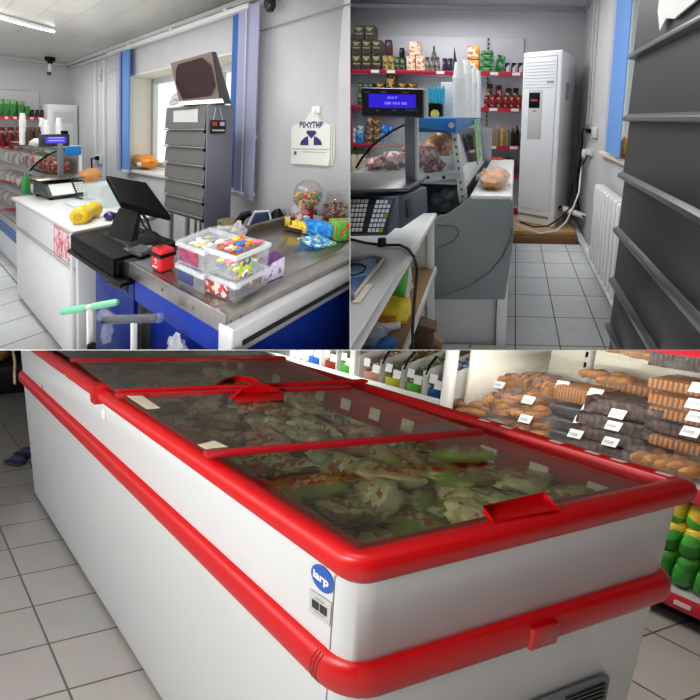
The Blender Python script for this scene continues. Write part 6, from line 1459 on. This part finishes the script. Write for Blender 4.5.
for k, (x0, x1) in enumerate(m):
    a1, a0 = R.on(x0, yl(x0), 1, SV).x, R.on(x1, yl(x1), 1, SV).x
    b = thing('sweets_bin', 'slanted clear-sided bin of %s sweets, %s from the round post' % (CAND[k][0], NTH[k]), 'bin', (a0, SV, LW), 'sweets bins')
    for a in (a0 - .006, a1 + .006):
        part(b, 'divider', MB().prism([(a, SV + .002, LW + .001), (a, SV + .002, LW + .14), (a, SV + .30, LW + .23), (a, BK - .01, LW + .23), (a, BK - .01, LW + .001)], (.004, 0, 0)), mat('divider_white', (220, 220, 216), .4))
    part(b, 'back_slope', MB().prism([(a0, SV + .22, LW + .001), (a0, SV + .30, LW + .23), (a0, SV + .31, LW + .23), (a0, SV + .23, LW + .001)], (a1 - a0, 0, 0)), mat('slope_tan', (150, 120, 90), .6))
    clip_a = (a0 + a1) / 2
    part(b, 'clip', MB().tube([(a0 - .004, SV + .06, LW + .21), (a0 - .004, SV + .03, LW + .17), (a0 - .004, SV + .01, LW + .12)], .006, 6), BLACK)
    part(b, 'price_tag', MB().prism([(a0 + .012, SV + .012, LW + .06), (a0 + .055, SV + .012, LW + .06), (a0 + .055, SV + .016, LW + .105), (a0 + .012, SV + .016, LW + .105)], (0, -.001, 0)), TAG)
    part(b, 'price_tag', MB().prism([(a1 - .05, SV + .012, LW + .085), (a1 - .012, SV + .012, LW + .085), (a1 - .012, SV + .016, LW + .13), (a1 - .05, SV + .016, LW + .13)], (0, -.001, 0)), TAG)
    mb = MB()
    for i in range(150):
        v_ = rn.random(); p = (rn.uniform(a0 + .012, a1 - .012), SV + .025 + .19 * v_, LW + .03 + rn.uniform(.0, .06) + .11 * v_)
        mb.mt(rn.randrange(3)); mb.blob(p, (.011, .008, .007), i, .05, 6, 4, .9, rn.uniform(0, 3))
    mb.mt(0); mb.box(a0 + .006, a1 - .006, SV + .02, SV + .21, LW + .002, LW + .055)
    cs_ = CAND[k][1]
    solo('loose_sweets', 'loose %s wrapped sweets filling the %s bin from the round post' % (CAND[k][0], NTH[k]), 'sweets', mb, [mat('cand_%d_%d' % (k, i), cs_[i], .3) for i in range(3)], kind='stuff')
    if k < 5: 
        solo('stock_pack', '%s pack on the board below the %s bin' % (('blue', 'tan', 'blue', 'brown', 'grey')[k], NTH[k]), 'package', MB().box(a0 + .01, a1 - .01, SV + .03, SV + .2, -.598, -.40), mat('stock_%d' % (k % 3), ((40, 70, 120), (170, 130, 80), (90, 84, 80))[k % 3], .5), bevel=.01)
use(1)
def sz(Y): return 1.5 - SL * Y
def raw(name, vs, fs, m):
    me = bpy.data.meshes.new(name); me.from_pydata(vs, [], fs); me.materials.append(m); me.update()
    o = bpy.data.objects.new(name, me); COL.objects.link(o); o['kind'] = 'structure'; return o
PLAST = mat('plaster', (222, 222, 222), .9)
e = .0003; S0, S1_ = .6, 9.5
vs = [(x, Y, sz(Y) + d) for Y in (S0, S1_) for x in (-11, 11) for d in (-e, e)]
raw('ceiling_lower', vs, [(0, 1, 3, 2), (4, 6, 7, 5), (0, 2, 6, 4), (1, 5, 7, 3), (0, 4, 5, 1), (2, 3, 7, 6)], PLAST)
S1_ = 6.0
vs = [(x, Y, z) for x in (-e, e) for Y, z in ((S0, sz(S0)), (S1_, sz(S1_)), (S1_, 4.2), (S0, 2.2))]
raw('wall_party', vs, [(0, 1, 2, 3), (7, 6, 5, 4), (0, 4, 5, 1), (1, 5, 6, 2), (2, 6, 7, 3), (3, 7, 4, 0)], PLAST)
def down(name, p, sx, sy, power, rotz=0, room=None, col=(1, 1, 1), tilt=0):
    w = room.w(p); return area(name, w, (tilt, 0, rotz), sx, sy, power, col)
def LIGHTS():
    area('ceiling_upward_fill', R1.w((3.4, .7, 1.9)), (math.pi, 0, -.85), 3, 1.0, 12)  # added upward fill, brightens the ceiling
    down('ceiling_tube_fill', (3.2, .6, 2.45), 2.5, .8, 36, -.85, R1)
    down('ceiling_tube_fill', (1.2, .3, 2.45), 1.2, .8, 26, -.85, R1)
    down('ceiling_tube_fill', (6.2, .9, 2.45), 1.5, .8, 22, -.85, R1)
    down('ceiling_tube_fill', (-.6, 2.9, 2.5), .8, 2.4, 36, 0, R2)  # corridor: unseen fill added under the ceiling, no fitting in this room
    down('ceiling_tube_fill', (-.5, 4.5, 2.5), 1.2, .6, 14, 0, R2)  # second added fill, towards the back wall
    # lower room: unseen area lights added to brighten it, without fittings
    area('aisle_fill', (-.4, 4.2, sz(4.2) - .08), (-math.atan(SL), 0, 0), 1.6, .3, 14, (1, .97, .9))
    p = Vector((-1.9, .5, 1.12)); d = R3.w((.8, .7, -.25)) - p
    o = area('freezer_side_fill', p, (0, 0, 0), 1.0,  .5, 9, (1, .96, .88)); o.rotation_euler = d.to_track_quat('-Z', 'Y').to_euler()  # added fill out of view, lights the freezer's left side
    for nm, a, b, pw, ln in (('shelf_fill', (.62, 1.12, -.04), (.62, 1.75, -.40), 3.6, .9), ('shelf_fill', (1.85, 1.12, -.24), (1.85, 1.6, -.42), 2.4, .9)):  # added strips facing the bread and sweets bins, no such fittings there
        p = R3.w(a); z = -(R3.w(b) - p).normalized(); x = (R3.M @ Vector((1, 0, 0))).normalized(); y = z.cross(x).normalized(); x = y.cross(z)
        o = area(nm, p, (0, 0, 0), ln, .06, pw, (1, .96, .88)); o.rotation_euler = Matrix((x, y, z)).transposed().to_euler()
    p = Vector((-.8, .0, 1.42)); d = Vector((-.2, 1.1, .8)) - p
    o = area('freezer_top_fill', p, (0, 0, 0), .5, .3, 17, (1, .97, .92)); o.rotation_euler = d.to_track_quat('-Z', 'Y').to_euler()  # added fill out of view, lifts the goods under the lids
# ================================================================ light, camera
trim_to_walls()
w = bpy.data.worlds.new('daylight'); bpy.context.scene.world = w; w.use_nodes = True
bg = w.node_tree.nodes['Background']; bg.inputs['Color'].default_value = (.96, .98, 1, 1); bg.inputs['Strength'].default_value = 1.3
def area(name, loc, rot, sx, sy, power, col=(1, 1, 1)):
    l = bpy.data.lights.new(name, 'AREA'); l.shape = 'RECTANGLE'; l.size = sx; l.size_y = sy; l.energy = power; l.color = col
    o = bpy.data.objects.new(name, l); COL.objects.link(o); o.location = loc; o.rotation_euler = rot
    return o
LIGHTS()
cam = bpy.data.cameras.new('camera'); co = bpy.data.objects.new('camera', cam); COL.objects.link(co)
co.location = CAM; co.rotation_euler = (math.pi / 2, 0, 0)
cam.sensor_width = 36; cam.lens = F / 700 * 36; cam.shift_y = -(350 - PY) / 700; cam.clip_start = .02; cam.clip_end = 100
sc = bpy.context.scene; sc.camera = co
sc.view_settings.view_transform = 'Standard'; sc.view_settings.look = 'None'; sc.view_settings.exposure = .12; sc.view_settings.gamma = 1
sc.cycles.max_bounces = 8; sc.cycles.transparent_max_bounces = 24
try: sc.cycles.use_denoising = True
except Exception: pass
